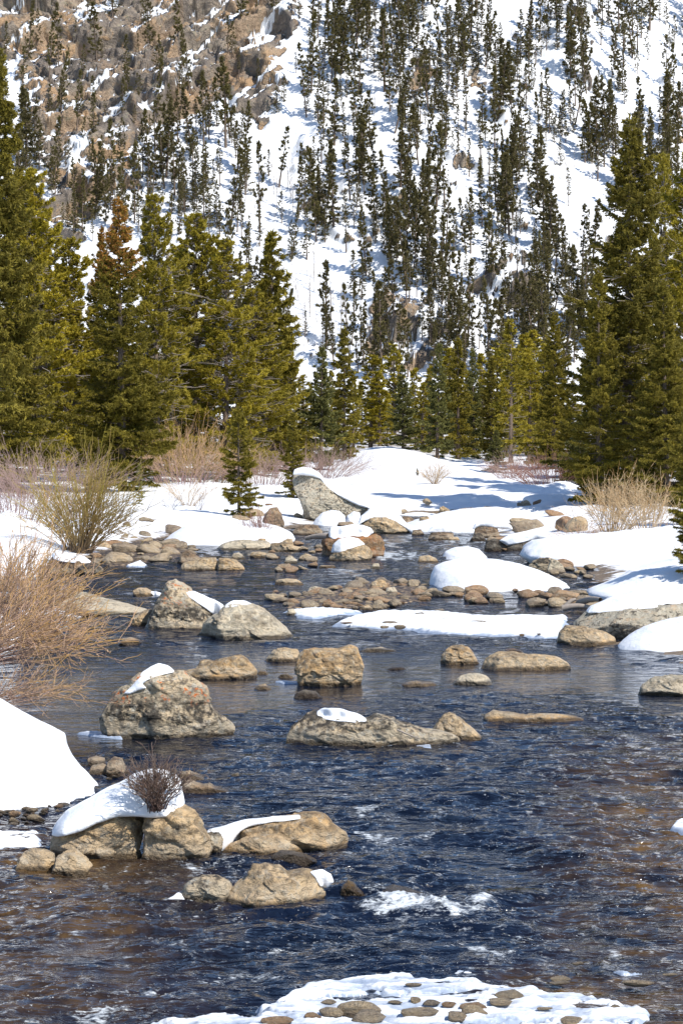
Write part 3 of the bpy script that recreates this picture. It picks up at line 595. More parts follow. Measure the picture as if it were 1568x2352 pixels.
_x, _y, _z = wpt(cc('B5', [(868, 662)])[0][0], cc('B5', [(868, 662)])[0][1], ob_info[r.name][0] - .75); st.location = (float(_x), float(_y), float(_z))
B('boulder', cc('B5', [(1075, 722), (1070, 665), (1100, 618), (1130, 578), (1165, 563), (1200, 573), (1240, 608), (1290, 648), (1330, 678), (1362, 702), (1340, 722)]), cv('B5', 724), RT, 'pointed tan rock at the right end of the long low boulder', dp=.35, facets=14)
B('boulder', cc('B5', [(1113, 288), (1120, 240), (1150, 203), (1190, 183), (1240, 178), (1275, 188), (1302, 220), (1322, 258), (1344, 288)]), cv('B5', 290), RO, 'dome shaped ochre rock, left neighbour of the long banded rock in the right pool', dp=.4, facets=14)
B('boulder', cc('B5', [(1343, 324), (1360, 280), (1385, 252), (1420, 232), (1470, 220), (1540, 223), (1620, 233), (1720, 238), (1790, 248), (1850, 280), (1868, 324)]), cv('B5', 328), RT, 'long flat banded tan rock in the right of the pool', dp=.6, cz=.2)
B('boulder', cc('B5', [(1465, 222), (1490, 202), (1530, 198), (1580, 205), (1600, 222)]), cv('B5', 224), ROX, 'thin rusty slab showing behind the long banded rock', dp=.3, facets=6)
B('boulder', cc('B5', [(1173, 406), (1200, 380), (1235, 353), (1280, 341), (1350, 343), (1390, 358), (1418, 406)]), cv('B5', 409), RP, 'pale low rock in front of the dome shaped ochre rock', dp=.35)
B('boulder', cc('B5', [(880, 414), (905, 395), (960, 385), (1020, 390), (1080, 392), (1102, 414)]), cv('B5', 416), RT, 'flat speckled tan rock right of the cube like boulder', dp=.3)
B('boulder', cc('B5', [(1335, 606), (1360, 600), (1385, 573), (1430, 546), (1480, 558), (1530, 576), (1600, 580), (1700, 575), (1800, 578), (1880, 583), (1935, 600), (1938, 626)]), cv('B5', 627), RO, 'long low ochre rock like a crocodile right of the pointed rock', dp=.45, cz=.15)
B('boulder', cc('D', [(1462, 1598), (1475, 1572), (1500, 1556), (1540, 1552), (1600, 1556), (1640, 1598)]), 1600, RP, 'pale rounded rock cut by the right edge of the picture', dp=.45)
B('boulder', cc('B5', [(640, 214), (700, 194), (780, 192), (850, 202), (872, 214)]), cv('B5', 216), RG, 'very flat speckled rock awash behind the cube like boulder', dp=.3)
B('boulder', cc('B5', [(800, 319), (840, 302), (900, 304), (925, 319)]), cv('B5', 320), RD, 'small dark brown rock awash between the cube like boulder and the dome rock', dp=.2)
B('boulder', cc('B5', [(178, 366), (200, 345), (240, 340), (282, 366)]), cv('B5', 368), RT, 'small brown rock at the left foot of the cube like boulder', dp=.2)
B('boulder', cc('B5', [(60, 346), (80, 324), (115, 326), (132, 346)]), cv('B5', 348), RT, 'small rock at the right tip of the wedge shaped ochre rock', dp=.15)
B('boulder', cc('B5', [(40, 430), (70, 408), (110, 400), (156, 430)]), cv('B5', 432), RT, 'flat tan rock in front of the wedge shaped ochre rock', dp=.2)
B('boulder', cc('B4', [(498, 800), (505, 752), (545, 738), (600, 748), (612, 800)]), cv('B4', 802), RB, 'brown rock at the snow edge below the lichened boulder, left one of the pair', dp=.25)
B('boulder', cc('B4', [(618, 860), (622, 770), (650, 745), (700, 752), (720, 800), (722, 860)]), cv('B4', 862), RB, 'brown rock at the snow edge below the lichened boulder, right one of the pair', dp=.3)
B('boulder', cc('B4', [(500, 850), (530, 790), (590, 780), (640, 810), (650, 850)]), cv('B4', 852), RB, 'dark stone low in the gap between snow bank and brown rocks', dp=.2)
B('boulder', cc('B4', [(1020, 870), (1035, 830), (1080, 825), (1150, 845), (1195, 868)]), cv('B4', 872), RT, 'flat tan rock behind the snow pile, in the side channel', dp=.25)
B('boulder', cc('B4', [(1030, 945), (1045, 880), (1100, 878), (1150, 905), (1200, 895), (1240, 915), (1310, 930), (1318, 950)]), cv('B4', 955), RB, 'wide brown rock just right of the snow pile', dp=.3)
B('boulder', cc('B4', [(1325, 862), (1330, 838), (1370, 830), (1374, 862)]), cv('B4', 864), RP, 'small pale square stone midstream behind the snow pile', dp=.08)
# the pair with the pointed peak
r = B('boulder', cc('B1', [(930, 975), (960, 900), (985, 830), (1010, 780), (1030, 738), (1050, 688), (1080, 662), (1120, 655), (1160, 672), (1210, 707), (1260, 767), (1330, 818), (1380, 858), (1385, 920), (1380, 975)]), cv('B1', 977), RG, 'tall pointed grey boulder with a snow streak down its right shoulder', dp=1.1, rough=.045, facets=26, seed=33, rings=80, segs=200)
cap(r, cc('B1', [(1193, 722), (1240, 720), (1300, 743), (1360, 773), (1420, 798), (1445, 830), (1405, 868), (1370, 870), (1320, 828), (1260, 783), (1215, 752)]), fwd=.05, dpk=.6, vox=60, sm=8)
B('boulder', cc('B1', [(803, 944), (840, 898), (920, 848), (965, 838), (980, 944)]), cv('B1', 946), RT, 'small speckled rock at the left foot of the pointed grey boulder', dp=.4)
r = B('boulder', cc('B1', [(1258, 1024), (1255, 1005), (1290, 975), (1300, 928), (1340, 885), (1400, 868), (1425, 820), (1470, 800), (1524, 796), (1594, 806), (1654, 826), (1724, 870), (1774, 910), (1820, 955), (1860, 990), (1888, 1024)]), cv('B1', 1027), RP, 'big pale cream boulder, right partner of the pointed grey one', dp=1.0, rough=.04, facets=20, rings=80, segs=200, seed=41)
cap(r, cc('B1', [(1440, 806), (1480, 783), (1560, 786), (1602, 802), (1560, 806), (1480, 812), (1440, 822)]), fwd=-.1, dpk=.7)
r = B('boulder', cc('B1', [(180, 885), (230, 828), (300, 783), (360, 752), (430, 733), (520, 738), (600, 756), (700, 783), (800, 803), (880, 828), (960, 845), (965, 885)]), cv('B1', 886), RP, 'long sloping pale slab with snow along its foot, left of the pointed boulder', dp=1.3, cz=.15, facets=10, rough=.03)
cap(r, cc('B1', [(95, 838), (150, 812), (250, 798), (300, 773), (345, 790), (420, 820), (500, 850), (560, 868), (640, 878), (600, 886), (400, 884), (140, 870)]), fwd=.8, dpk=.5, vox=64, sm=6)
r = B('boulder', cc('B1', [(848, 753), (850, 720), (880, 703), (930, 703), (975, 725), (992, 753)]), cv('B1', 756), RO, 'small yellow rock alone in the rapid left of the pointed boulder', dp=.4)
cap(r, cc('B1', [(965, 724), (1000, 722), (1030, 732), (1028, 758), (990, 756)]), fwd=.2, dpk=.6)
# behind, left
r = B('boulder', cc('B1', [(310, 620), (305, 560), (330, 500), (400, 506), (500, 526), (580, 543), (640, 568), (662, 590), (645, 622)]), cv('B1', 626), RB, 'dark brown boulder wearing a smooth snow lens at the left shore', dp=1.0)
cap(r, cc('B1', [(335, 492), (345, 478), (400, 473), (480, 483), (540, 503), (582, 541), (480, 538), (400, 530), (350, 515)]), fwd=.2, dpk=.8)
B('boulder', cc('B1', [(470, 628), (480, 580), (560, 545), (620, 556), (658, 590), (640, 628)]), cv('B1', 630), RD, 'blackish wet stone leaning on the right of the snow lens boulder', dp=.5)
mound('snow_mound', cc('B1', [(60, 585), (90, 520), (140, 485), (200, 477), (240, 500), (256, 540), (250, 585)]), cv('B1', 640), 'small round snow mound among the orange twigs at the left shore', .8)
B('boulder', cc('C8', [(600, 860), (520, 830), (600, 815), (700, 810), (740, 840), (780, 880), (760, 905), (600, 905)][1:]), cv('C8', 925), RP, 'pale leaning slab below the olive willow bush', dp=.8)
B('boulder', cc('C8', [(720, 860), (730, 790), (790, 745), (830, 750), (845, 810), (840, 862)]), cv('C8', 868), RT, 'tan block under the root mat of the olive willow bush', dp=.8)
B('boulder', cc('C8', [(320, 930), (320, 860), (420, 845), (490, 870), (512, 930)]), cv('C8', 935), RP, 'broad cream stone left of the pale leaning slab', dp=.9)
B('boulder', cc('C8', [(822, 1035), (830, 1000), (920, 985), (990, 970), (1060, 975), (1090, 1000), (1092, 1035)]), cv('C8', 1042), RT, 'low smooth tan boulder among the left shore rocks', dp=.9)
B('boulder', cc('C8', [(780, 925), (800, 870), (860, 850), (920, 885), (975, 900), (980, 925)]), cv('C8', 928), RO, 'reddish ochre rock right of the pale leaning slab', dp=.6)
B('boulder', cc('C8', [(1460, 1030), (1490, 950), (1530, 925), (1570, 945), (1640, 990), (1660, 1040)]), cv('C8', 1045), RB, 'dark pointed rock at the left end of the cracked flat rock', dp=.6)
B('boulder', cc('B1', [(1155, 590), (1165, 545), (1230, 528), (1280, 513), (1380, 511), (1390, 590)]), cv('B1', 594), RT, 'flat cracked tan rock at the left rapid, its left block', dp=.7, p=3.5)
B('boulder', cc('B1', [(1396, 590), (1396, 513), (1450, 515), (1500, 525), (1545, 558), (1560, 590)]), cv('B1', 594), RT, 'flat cracked tan rock at the left rapid, its right block', dp=.7, p=3.5)
B('boulder', cc('B1', [(1375, 455), (1420, 420), (1480, 404), (1560, 398), (1700, 405), (1740, 430), (1780, 458)]), cv('B1', 462), RP, 'low pinkish cream boulder at the foot of the snow bank with the young spruce', dp=.9, cz=.2)
B('boulder', cc('B2', [(240, 530), (240, 495), (262, 476), (300, 478), (310, 530)]), cv('B2', 533), RO, 'squat ochre stone beside the low pinkish boulder', dp=.5)
B('boulder', cc('B2', [(325, 555), (335, 505), (400, 500), (440, 475), (470, 480), (480, 520), (530, 530), (535, 555)]), cv('B2', 560), RT, 'jumbled tan rocks at the right end of the spruce bank', dp=.7)
B('boulder', cc('B2', [(285, 410), (288, 350), (300, 320), (330, 283), (370, 278), (400, 320), (418, 370), (415, 415)]), cv('B2', 425), RB, 'reddish brown boulder behind the young spruce bank', dp=1.0)
# statue, and the rocks about it
r = B('boulder', cc('B2', [(545, 356), (550, 300), (530, 250), (510, 200), (480, 150), (463, 100), (468, 68), (500, 53), (600, 63), (650, 80), (690, 128), (760, 178), (830, 223), (900, 253), (965, 283), (950, 310), (900, 340), (860, 356)]), cv('B2', 360), RK, 'tall leaning grey boulder like a bear head with snow down its back', dp=1.7, closed=True, rough=.035, facets=22, rings=80, segs=220, seed=51, cz=.3)
cap(r, cc('B2', [(478, 64), (488, 30), (530, 21), (590, 27), (640, 53), (672, 93), (722, 138), (792, 178), (862, 223), (945, 258), (968, 284), (900, 268), (830, 238), (760, 195), (690, 142), (650, 92), (600, 74), (540, 66)]), fwd=.25, dpk=.6, vox=90, sm=4)
mound('snow_mound', cc('B2', [(600, 385), (620, 350), (660, 312), (720, 294), (770, 300), (805, 330), (812, 385)]), cv('B2', 395), 'rounded snow mound at the foot of the bear head boulder', 1.2)
mound('snow_mound', cc('B2', [(800, 375), (820, 330), (860, 303), (900, 310), (915, 375)]), cv('B2', 385), 'smaller snow mound between the bear head boulder and the capped boulder', .9)
r = B('boulder', cc('B2', [(885, 440), (895, 385), (930, 348), (1000, 323), (1070, 325), (1130, 348), (1180, 378), (1210, 420), (1218, 440)]), cv('B2', 447), RT, 'round shouldered tan boulder under a thick snow hood, behind the midstream boulders', dp=1.2)
cap(r, cc('B2', [(888, 390), (908, 330), (960, 293), (1050, 283), (1110, 298), (1160, 333), (1200, 378), (1272, 415), (1235, 448), (1195, 405), (1130, 360), (1060, 335), (980, 340), (935, 360)]), fwd=.1, dpk=.85, vox=80, sm=6)
r = B('boulder', cc('B2', [(662, 600), (658, 540), (656, 488), (700, 463), (800, 462), (900, 458), (970, 448), (1020, 446), (1048, 485), (1060, 540), (1050, 600)]), cv('B2', 598), ROX, 'rust brown block boulder in midstream with a flat snow slab on top', dp=.9, p=3.6)
cap(r, cc('B2', [(703, 432), (718, 400), (780, 397), (850, 384), (920, 389), (970, 408), (988, 435), (940, 462), (850, 455), (800, 465), (730, 472), (705, 458)]), fwd=0, dpk=.85, vox=60, sm=6)
r = B('boulder', cc('B2', [(692, 615), (720, 575), (780, 553), (850, 518), (900, 506), (950, 523), (985, 560), (975, 615)]), cv('B2', 622), RT, 'tan boulder in front of the rust brown block, with a snow dome', dp=.7)
cap(r, cc('B2', [(720, 562), (732, 510), (770, 478), (830, 463), (890, 476), (932, 512), (880, 520), (830, 540), (780, 560)]), fwd=-.1, dpk=.8)
for k, poly, bv, m, lab in [
    ('B2', [(505, 614), (520, 588), (555, 569), (590, 580), (618, 614)], 617, RT, 'tan dome stone left of the midstream snow capped boulders'),
    ('B2', [(420, 628), (430, 595), (465, 586), (500, 610), (502, 628)], 632, RP, 'pale pointed stone near the tan dome stone'),
    ('B2', [(198, 593), (210, 562), (260, 558), (310, 570), (333, 593)], 597, RO, 'flat ochre stone right of the split cracked rock'),
    ('B2', [(0, 680), (-5, 610), (50, 602), (100, 625), (165, 655), (170, 680)], 684, RO, 'angular ochre block at the water left of the rapid'),
    ('B2', [(358, 766), (370, 738), (430, 731), (500, 735), (548, 766)], 769, RT, 'long smooth loaf shaped stone in open water above the gravel bar'),
    ('B2', [(368, 672), (380, 640), (450, 632), (490, 672)], 676, ROX, 'rusty flat stone with an ice crust, left of the midstream boulders'),
    ('B2', [(560, 826), (580, 790), (620, 779), (670, 790), (688, 826)], 830, RP, 'cream oval stone on the left of the gravel bar'),
    ('B2', [(965, 795), (975, 755), (1020, 733), (1065, 745), (1082, 795)], 799, RO, 'largest orange rounded stone on the gravel bar'),
    ('B2', [(655, 912), (670, 872), (700, 860), (745, 885), (765, 912)], 918, ROX, 'dark rusty pointed stone at the front of the gravel bar'),
    ('B2', [(908, 932), (925, 905), (960, 899), (992, 932)], 936, RO, 'bright orange flat stone at the front of the gravel bar'),
    ('B2', [(428, 962), (445, 925), (480, 921), (505, 962)], 966, RP, 'pale stone next to the cream boulder on the ice rim'),
    ('B2', [(1268, 624), (1280, 588), (1340, 580), (1385, 600), (1402, 624)], 628, RT, 'oblong tan stone in the right rapid'),
    ('B2', [(968, 664), (985, 635), (1020, 632), (1030, 664)], 667, RP, 'white grey pebble like stone right below the midstream boulders'),
    ('B2', [(640, 660), (650, 645), (740, 646), (746, 660)], 662, RO, 'flat orange slab just breaking the surface below the midstream boulders'),
    ('B2', [(1060, 828), (1070, 790), (1120, 783), (1150, 828)], 832, RP, 'angular cream stone on the right of the gravel bar'),
    ('B2', [(80, 600), (95, 570), (130, 562), (165, 590), (168, 600)], 606, RG, 'grey triangular stone below the spruce snow bank'),
    ('B2', [(1378, 946), (1390, 928), (1430, 926), (1440, 946)], 950, RG, 'grey oval stone on the edge of the ice shelf'),
    ('B3', [(575, 596), (580, 560), (612, 528), (660, 510), (728, 508), (735, 596)], 598, RG, 'grey split boulder behind the long snow mound, left half'),
    ('B3', [(700, 603), (706, 560), (728, 515), (770, 528), (800, 558), (817, 605)], 608, RP, 'paler right half of the split boulder behind the long snow mound'),
    ('B3', [(300, 462), (305, 410), (360, 388), (430, 400), (445, 462)], 466, RD, 'black wet boulder at the left tip of the right snow bank'),
    ('B3', [(440, 462), (450, 420), (520, 400), (640, 392), (650, 440), (600, 462)], 468, RD, 'dark grey boulder under the drooping snow tongue'),
    ('B3', [(228, 378), (240, 320), (290, 305), (380, 310), (400, 378)], 384, RB, 'brown block boulder under a snow lid at the far right shore'),
    ('B3', [(205, 400), (240, 360), (275, 350), (315, 400)], 404, RD, 'dark triangular rock before the brown block boulder'),
    ('B3', [(60, 400), (80, 378), (130, 376), (146, 400)], 403, RT, 'flat tan stone left of the dark triangular rock'),
    ('B3', [(-60, 395), (-40, 350), (20, 340), (100, 350), (110, 395)], 400, RB, 'brown rounded boulder left of the far snow lids'),
    ('B3', [(120, 330), (130, 290), (200, 275), (250, 300), (250, 330)], 338, RB, 'small brown boulder with its own snow cushion at the far right shore'),
    ('B3', [(10, 240), (15, 190), (40, 180), (75, 200), (95, 250)], 262, RT, 'tan stone poking from snow in the far right rock pile'),
    ('B3', [(140, 260), (150, 195), (220, 192), (300, 212), (290, 262)], 270, RT, 'broad reddish tan rock in the far right rock pile'),
    ('B3', [(275, 290), (285, 250), (330, 247), (355, 290)], 292, RT, 'tan rock right of the broad reddish one in the far pile'),
    ('B2', [(1165, 385), (1170, 335), (1210, 332), (1245, 350), (1250, 385)], 392, RB, 'small brown rock beside the snow hood boulder'),
    ('B2', [(1275, 400), (1280, 340), (1330, 333), (1375, 370), (1378, 400)], 405, RT, 'tan rock right of the snow hood boulder, with cushions of snow about'),
    ('B2', [(1230, 450), (1240, 420), (1290, 415), (1312, 450)], 455, RB, 'low brown stone at the water right of the snow hood boulder'),
    ('B2', [(470, 440), (480, 410), (560, 385), (630, 390), (665, 430), (660, 445)], 452, RB, 'brown rock heap left of the rust brown block boulder'),
    ('B2', [(755, 395), (765, 370), (850, 366), (880, 395)], 398, RB, 'low brown rock between the snow mounds at the waterline'),
    ('B2', [(820, 215), (830, 178), (862, 180), (868, 215)], 222, ROX, 'small rusty rock beside the back of the bear head boulder'),
    ('B3', [(425, 180), (440, 150), (500, 155), (515, 180)], 192, RB, 'brown rock face under the overhanging snow at the far right'),
    ('B3', [(670, 335), (680, 295), (750, 292), (760, 335)], 342, ROX, 'rusty dark rock below the far right snow shelf'),
    ]:
    w = max(p[0] for p in poly) - min(p[0] for p in poly)
    r = B('boulder', cc(k, poly), cv(k, bv), m, lab, rings=34, segs=80, facets=16)
    if 'cushion of its own' in lab or 'its own snow cushion' in lab:
        cap(r, cc('B3', [(122, 312), (140, 270), (185, 250), (225, 256), (245, 285), (200, 295)]), fwd=.2, dpk=.9)
    if 'under a snow lid' in lab:
        cap(r, cc('B3', [(222, 330), (245, 290), (320, 268), (400, 275), (470, 300), (480, 328), (400, 322), (340, 310), (270, 305)]), fwd=.1, dpk=.9)
    if 'drooping snow tongue' in lab:
        cap(r, cc('B3', [(398, 400), (450, 370), (540, 345), (640, 338), (710, 365), (700, 395), (620, 392), (560, 405), (500, 418), (450, 428)]), fwd=.1, dpk=1.1)
    if 'left of the far snow lids' in lab:
        cap(r, cc('B3', [(-60, 350), (-30, 310), (40, 300), (100, 318), (105, 350), (20, 345)]), fwd=.1, dpk=.9)
# right bank boulders
r = B('boulder', cc('D', [(1318, 1470), (1320, 1430), (1345, 1408), (1390, 1398), (1440, 1390), (1500, 1382), (1568, 1374), (1660, 1368), (1700, 1470)]), 1474, RK, 'big pale grey boulder at the right bank with snow drooping over its top', dp=1.5, cz=.2, rough=.04, rings=70, segs=200)
cap(r, cc('B3', [(955, 862), (990, 818), (1100, 768), (1250, 718), (1400, 690), (1500, 692), (1560, 745), (1640, 760), (1600, 800), (1450, 790), (1350, 815), (1200, 825), (1050, 845)]), fwd=.1, dpk=.8, vox=80, sm=6)
B('boulder', cc('D', [(1276, 1478), (1285, 1452), (1300, 1438), (1340, 1440), (1390, 1452), (1412, 1465), (1415, 1478)]), 1482, RT, 'low tan rock in front of the big pale grey right bank boulder', dp=.7)
mound('snow_mound', cc('D', [(1408, 1500), (1420, 1478), (1445, 1458), (1480, 1440), (1520, 1428), (1568, 1418), (1660, 1410), (1720, 1500)]), 1496, 'smooth snow drift at the right edge below the pale grey boulder', 1.2)
mound('snow_mound', cc('B3', [(950, 735), (955, 718), (1020, 695), (1100, 668), (1180, 635), (1250, 600), (1350, 578), (1480, 558), (1700, 520), (1800, 780)]), cv('B3', 790), 'bright snow drift under the small spruce on the right bank', 2.6, p=2.3)
# the long snow mound midstream and others
mound('snow_mound', cc('D', [(984, 1342), (990, 1320), (1000, 1304), (1020, 1296), (1055, 1289), (1100, 1287), (1150, 1291), (1200, 1300), (1240, 1312), (1275, 1327), (1300, 1340), (1310, 1350)]), 1356, 'longest smooth white snow mound, lying on the stones in midstream', 3.4, p=2.4, rough=.015, rings=90, segs=260)
mound('snow_mound', cc('D', [(1012, 1282), (1022, 1268), (1045, 1259), (1075, 1257), (1100, 1262), (1118, 1280), (1119, 1286)]), 1286, 'smaller snow mound behind the longest one', 2.2)
mound('snow_mound', cc('D', [(376, 1243), (395, 1226), (420, 1212), (450, 1203), (500, 1198), (550, 1200), (590, 1203), (640, 1212), (672, 1226), (680, 1240)]), 1250, 'rounded snow bank carrying the young spruce in the left shallows', 4.5, p=2.2, rings=80, segs=200)
mound('snow_mound', cc('D', [(1195, 1275), (1205, 1258), (1225, 1244), (1260, 1238), (1330, 1232), (1400, 1228), (1480, 1222), (1540, 1215), (1700, 1205), (1750, 1290)]), 1302, 'wide snow bank with a scalloped wall along the right shore', 3.2, p=2.6, rings=80, segs=300, rough=.05)
mound('snow_mound', cc('C10', [(225, 585), (235, 545), (290, 525), (380, 525), (450, 545), (460, 585)]), cv('C10', 600), 'small flat snow cushion at the far right, below the shaded hollow', 1.6)
mound('snow_mound', cc('C10', [(360, 720), (420, 640), (500, 590), (600, 570), (700, 575), (780, 620), (840, 740)]), cv('C10', 740), 'gentle snow shoulder at the foot of the far right dark spruce', 3.0)
mound('snow_mound', cc('C10', [(-20, 560), (100, 500), (110, 440), (200, 428), (300, 450), (430, 400), (560, 368), (640, 372), (760, 420), (780, 560)]), cv('C10', 575), 'far humped snow ridge with a grey shaded hollow', 3.0)
mound('snow_mound', cc('B3', [(-300, 330), (-200, 290), (-60, 250), (60, 225), (200, 208), (400, 192), (520, 215), (640, 245), (700, 300), (720, 350)]), cv('B3', 345), 'broad low snow field behind the far right rock pile', 6.0)
# near left bank
mound('snow_bank', cc('D', [(-260, 1870), (-240, 1580), (-120, 1590), (-20, 1618), (0, 1630), (50, 1655), (95, 1676), (142, 1698), (148, 1722), (160, 1745), (185, 1775), (212, 1800), (235, 1822), (232, 1845)]), 1857, 'large near snow bank below the orange willow at the left edge', 2.0, cat='snow bank', p=2.6, rough=.012, rings=80, segs=200)
mound('snow_mound', cc('D', [(-120, 1500), (-60, 1400), (0, 1415), (25, 1430), (45, 1460), (52, 1480), (52, 1500)]), 1500, 'snow hump behind the orange willow at the left edge', 1.4)
mound('snow_mound', cc('C8', [(-200, 830), (-50, 640), (50, 610), (130, 660), (250, 700), (350, 730), (440, 770), (460, 800), (590, 830)]), cv('C8', 900), 'snowy shore bank left of the olive willow bush', 3.0)
# ice
def ice_mat():
    m, nt, b = mat('river ice'); q = N(nt); g = q.new('ShaderNodeNewGeometry'); P = g.outputs['Position']
    n1 = q.noise(2.0, P, 5, .6, .5); n2 = q.noise(12, P, 5, .7)
    sp2 = q.new('ShaderNodeSeparateXYZ'); q.lk(P, sp2.inputs[0])
    t = q.math('ADD', q.math('MULTIPLY', sp2.outputs[2], 7.0), q.math('MULTIPLY', q.noise(1.6, q.scalev(P, (.6, 2.2, 1)), 6, .65), 1.5)); t = q.math('SUBTRACT', t, .35); 
    c = q.mix(q.ramp(t, .55, .95), (.36, .42, .52), (.84, .85, .86)); q.lk(c, b.inputs['Base Color'])
    q.lk(q.ramp(t, .5, 1.0, .25, .7), b.inputs['Roughness']); q.lk(q.bump(q.math('ADD', n1, q.math('MULTIPLY', n2, .2)), .6, .08), b.inputs['Normal'])
    return m
ICE = ice_mat()
patch('ice_shelf', holes=1.0, poly=cc('C11', [(-420, 343), (-200, 330), (0, 300), (100, 262), (180, 215), (340, 190), (430, 182), (560, 168), (600, 172), (640, 190), (820, 185), (900, 212), (1040, 225), (1200, 250), (1330, 268), (1440, 295), (1500, 320), (1480, 345), (1300, 420), (600, 520), (-600, 520)]), m=ICE, thick=.06, edge=.14, label='broad white ice shelf with stones frozen in at the bottom edge', cat='ice', nx=420, ny=260, rough=.7)
patch('ice_shelf', cc('C11', [(660, 178), (720, 148), (800, 133), (842, 140), (800, 155), (872, 170), (840, 180), (760, 186)]), ICE, .04, .1, 'small ice tongue just beyond the bottom ice shelf', 'ice', nx=120, ny=80)
patch('ice_shelf', cc('C11', [(1215, 132), (1300, 150), (1380, 160), (1480, 150), (1485, 160), (1400, 170), (1340, 170), (1260, 150)]), ICE, .03, .08, 'thin ice strip in the right foreground riffle', 'ice', nx=120, ny=60)
patch('ice_shelf', cc('B7', [(1478, 250), (1500, 215), (1540, 200), (1640, 180), (1680, 262), (1560, 268)]), ICE, .07, .12, 'white ice scrap at the right edge of the river', 'ice', nx=90, ny=60)
patch('ice_shelf', cc('B6', [(-200, 250), (100, 262), (235, 258), (230, 330), (200, 335), (60, 335), (20, 345), (-200, 360)]), ICE, .08, .2, 'flat ice shelf on the side channel left of the split boulder', 'ice', nx=140, ny=90)
patch('ice_shelf', cc('C9', [(252, 382), (300, 360), (360, 340), (470, 325), (600, 318), (760, 322), (900, 330), (1030, 345), (1100, 340), (1440, 345), (1420, 440), (1300, 450), (1180, 442), (1000, 432), (800, 428), (650, 408), (560, 400), (420, 395)]), ICE, .10, .35, 'long white ice shelf lying across the middle of the river', 'ice', nx=400, ny=200, rough=.5)
patch('ice_shelf', cc('C9', [(20, 318), (120, 305), (250, 300), (400, 312), (460, 322), (300, 340), (190, 355), (100, 345)]), ICE, .07, .3, 'thin ice apron between the gravel bar and the long ice shelf', 'ice', nx=180, ny=100)
patch('ice_shelf', cc('C9', [(1080, 205), (1300, 190), (1400, 190), (1420, 205), (1200, 218)]), ICE, .06, .3, 'ice apron at the right tail of the longest snow mound', 'ice', nx=120, ny=60)
patch('ice_shelf', cc('B4', [(410, 610), (500, 600), (575, 596), (740, 625), (720, 642), (560, 632)]), ICE, .035, .1, 'thin ice sheet at the left foot of the lichened boulder', 'ice', nx=100, ny=50)
patch('ice_shelf', cc('B5', [(140, 388), (220, 384), (300, 390), (430, 405), (400, 412), (300, 404), (200, 402)]), ICE, .03, .1, 'thin ice sheet at the left foot of the cube like boulder', 'ice', nx=100, ny=50)
patch('ice_shelf', cc('C8', [(1000, 1065), (1080, 1040), (1160, 1022), (1200, 1030), (1250, 1062), (1150, 1075)]), ICE, .1, .3, 'ice tongue among the left shore rocks', 'ice', nx=100, ny=50)
patch('ice_shelf', cc('B5', [(930, 760), (960, 728), (1080, 742), (1090, 778), (1000, 775)]), ICE, .03, .08, 'ice sliver at the right foot of the long low boulder', 'ice', nx=70, ny=50)
B('boulder', cc('B7', [(-10, 560), (0, 500), (30, 478), (60, 490), (95, 520), (130, 558)]), cv('B7', 570), RA, 'amber algae covered rock awash at the right end of the striped tan rock', dp=.25)
B('boulder', cc('B7', [(140, 560), (170, 515), (230, 500), (300, 512), (380, 535), (440, 562)]), cv('B7', 566), RA, 'long amber rock under the lip of the breaking wave', dp=.3)
# gravel under the stones
def gravel_mat():
    m, nt, b = mat('wet gravel'); q = N(nt); g = q.new('ShaderNodeNewGeometry'); P = g.outputs['Position']
    vo = q.new('ShaderNodeTexVoronoi'); vo.inputs['Scale'].default_value = 7; q.lk(P, vo.inputs['Vector'])
    sp3 = q.new('ShaderNodeSeparateColor'); q.lk(vo.outputs['Color'], sp3.inputs[0])
    c = q.mix(sp3.outputs[0], (.09, .06, .035), (.40, .28, .16)); c = q.mix(q.ramp(vo.outputs['Distance'], .35, .6), c, (.03, .02, .015))
    q.lk(c, b.inputs['Base Color']); b.inputs['Roughness'].default_value = .6; q.lk(q.bump(vo.outputs['Distance'], -1.0, .1), b.inputs['Normal'])
    return m
GRAV = gravel_mat()
BAR = cc('C9', [(0, 215), (60, 250), (150, 225), (240, 220), (350, 190), (520, 165), (600, 170), (740, 190), (780, 215), (800, 245), (740, 270), (600, 285), (560, 305), (400, 305), (250, 300), (120, 305), (0, 300)])
tag(patch('gravel_bar', BAR, GRAV, .05, .5, nx=200, ny=120, wob=.3), kind='structure')
LEFTG = cc('C8', [(560, 830), (850, 740), (1200, 730), (1480, 740), (1400, 860), (1600, 900), (1750, 960), (1500, 1000), (1100, 1060), (860, 1080), (500, 960), (300, 900)])
tag(patch('gravel_bank', LEFTG, GRAV, .04, .6, nx=200, ny=120, wob=.5), kind='structure')

# ------------------------------------------------------------------ cobbles: eight stones, copied
protos = []
for k in range(8):
    rs = np.random.RandomState(900 + k)
    th = np.linspace(0, np.pi, 15)[:, None]; ph = np.linspace(0, 2 * np.pi, 22, endpoint=False)[None]
    P = np.stack([np.sin(th) * np.cos(ph), np.sin(th) * np.sin(ph), np.cos(th) + 0 * ph], -1).reshape(-1, 3)
    P = np.sign(P) * np.abs(P) ** .85
    for _ in range(14):
        n = rs.normal(size=3); n /= np.linalg.norm(n); dd = P @ n; P = P - np.maximum(dd - dd.max() * rs.uniform(.62, .88), 0)[:, None] * n
    P *= 1 + .16 * fbm(P[:, 0] * 1.3 + k, P[:, 1] * 1.3, P[:, 2] * 1.3, 3)[:, None]
    P *= np.array([.5, .42, rs.uniform(.26, .36)])
    protos.append(mesh('cobble', P, [gridfaces(15, 22, True)], RC))
crs = np.random.RandomState(42); taken = []
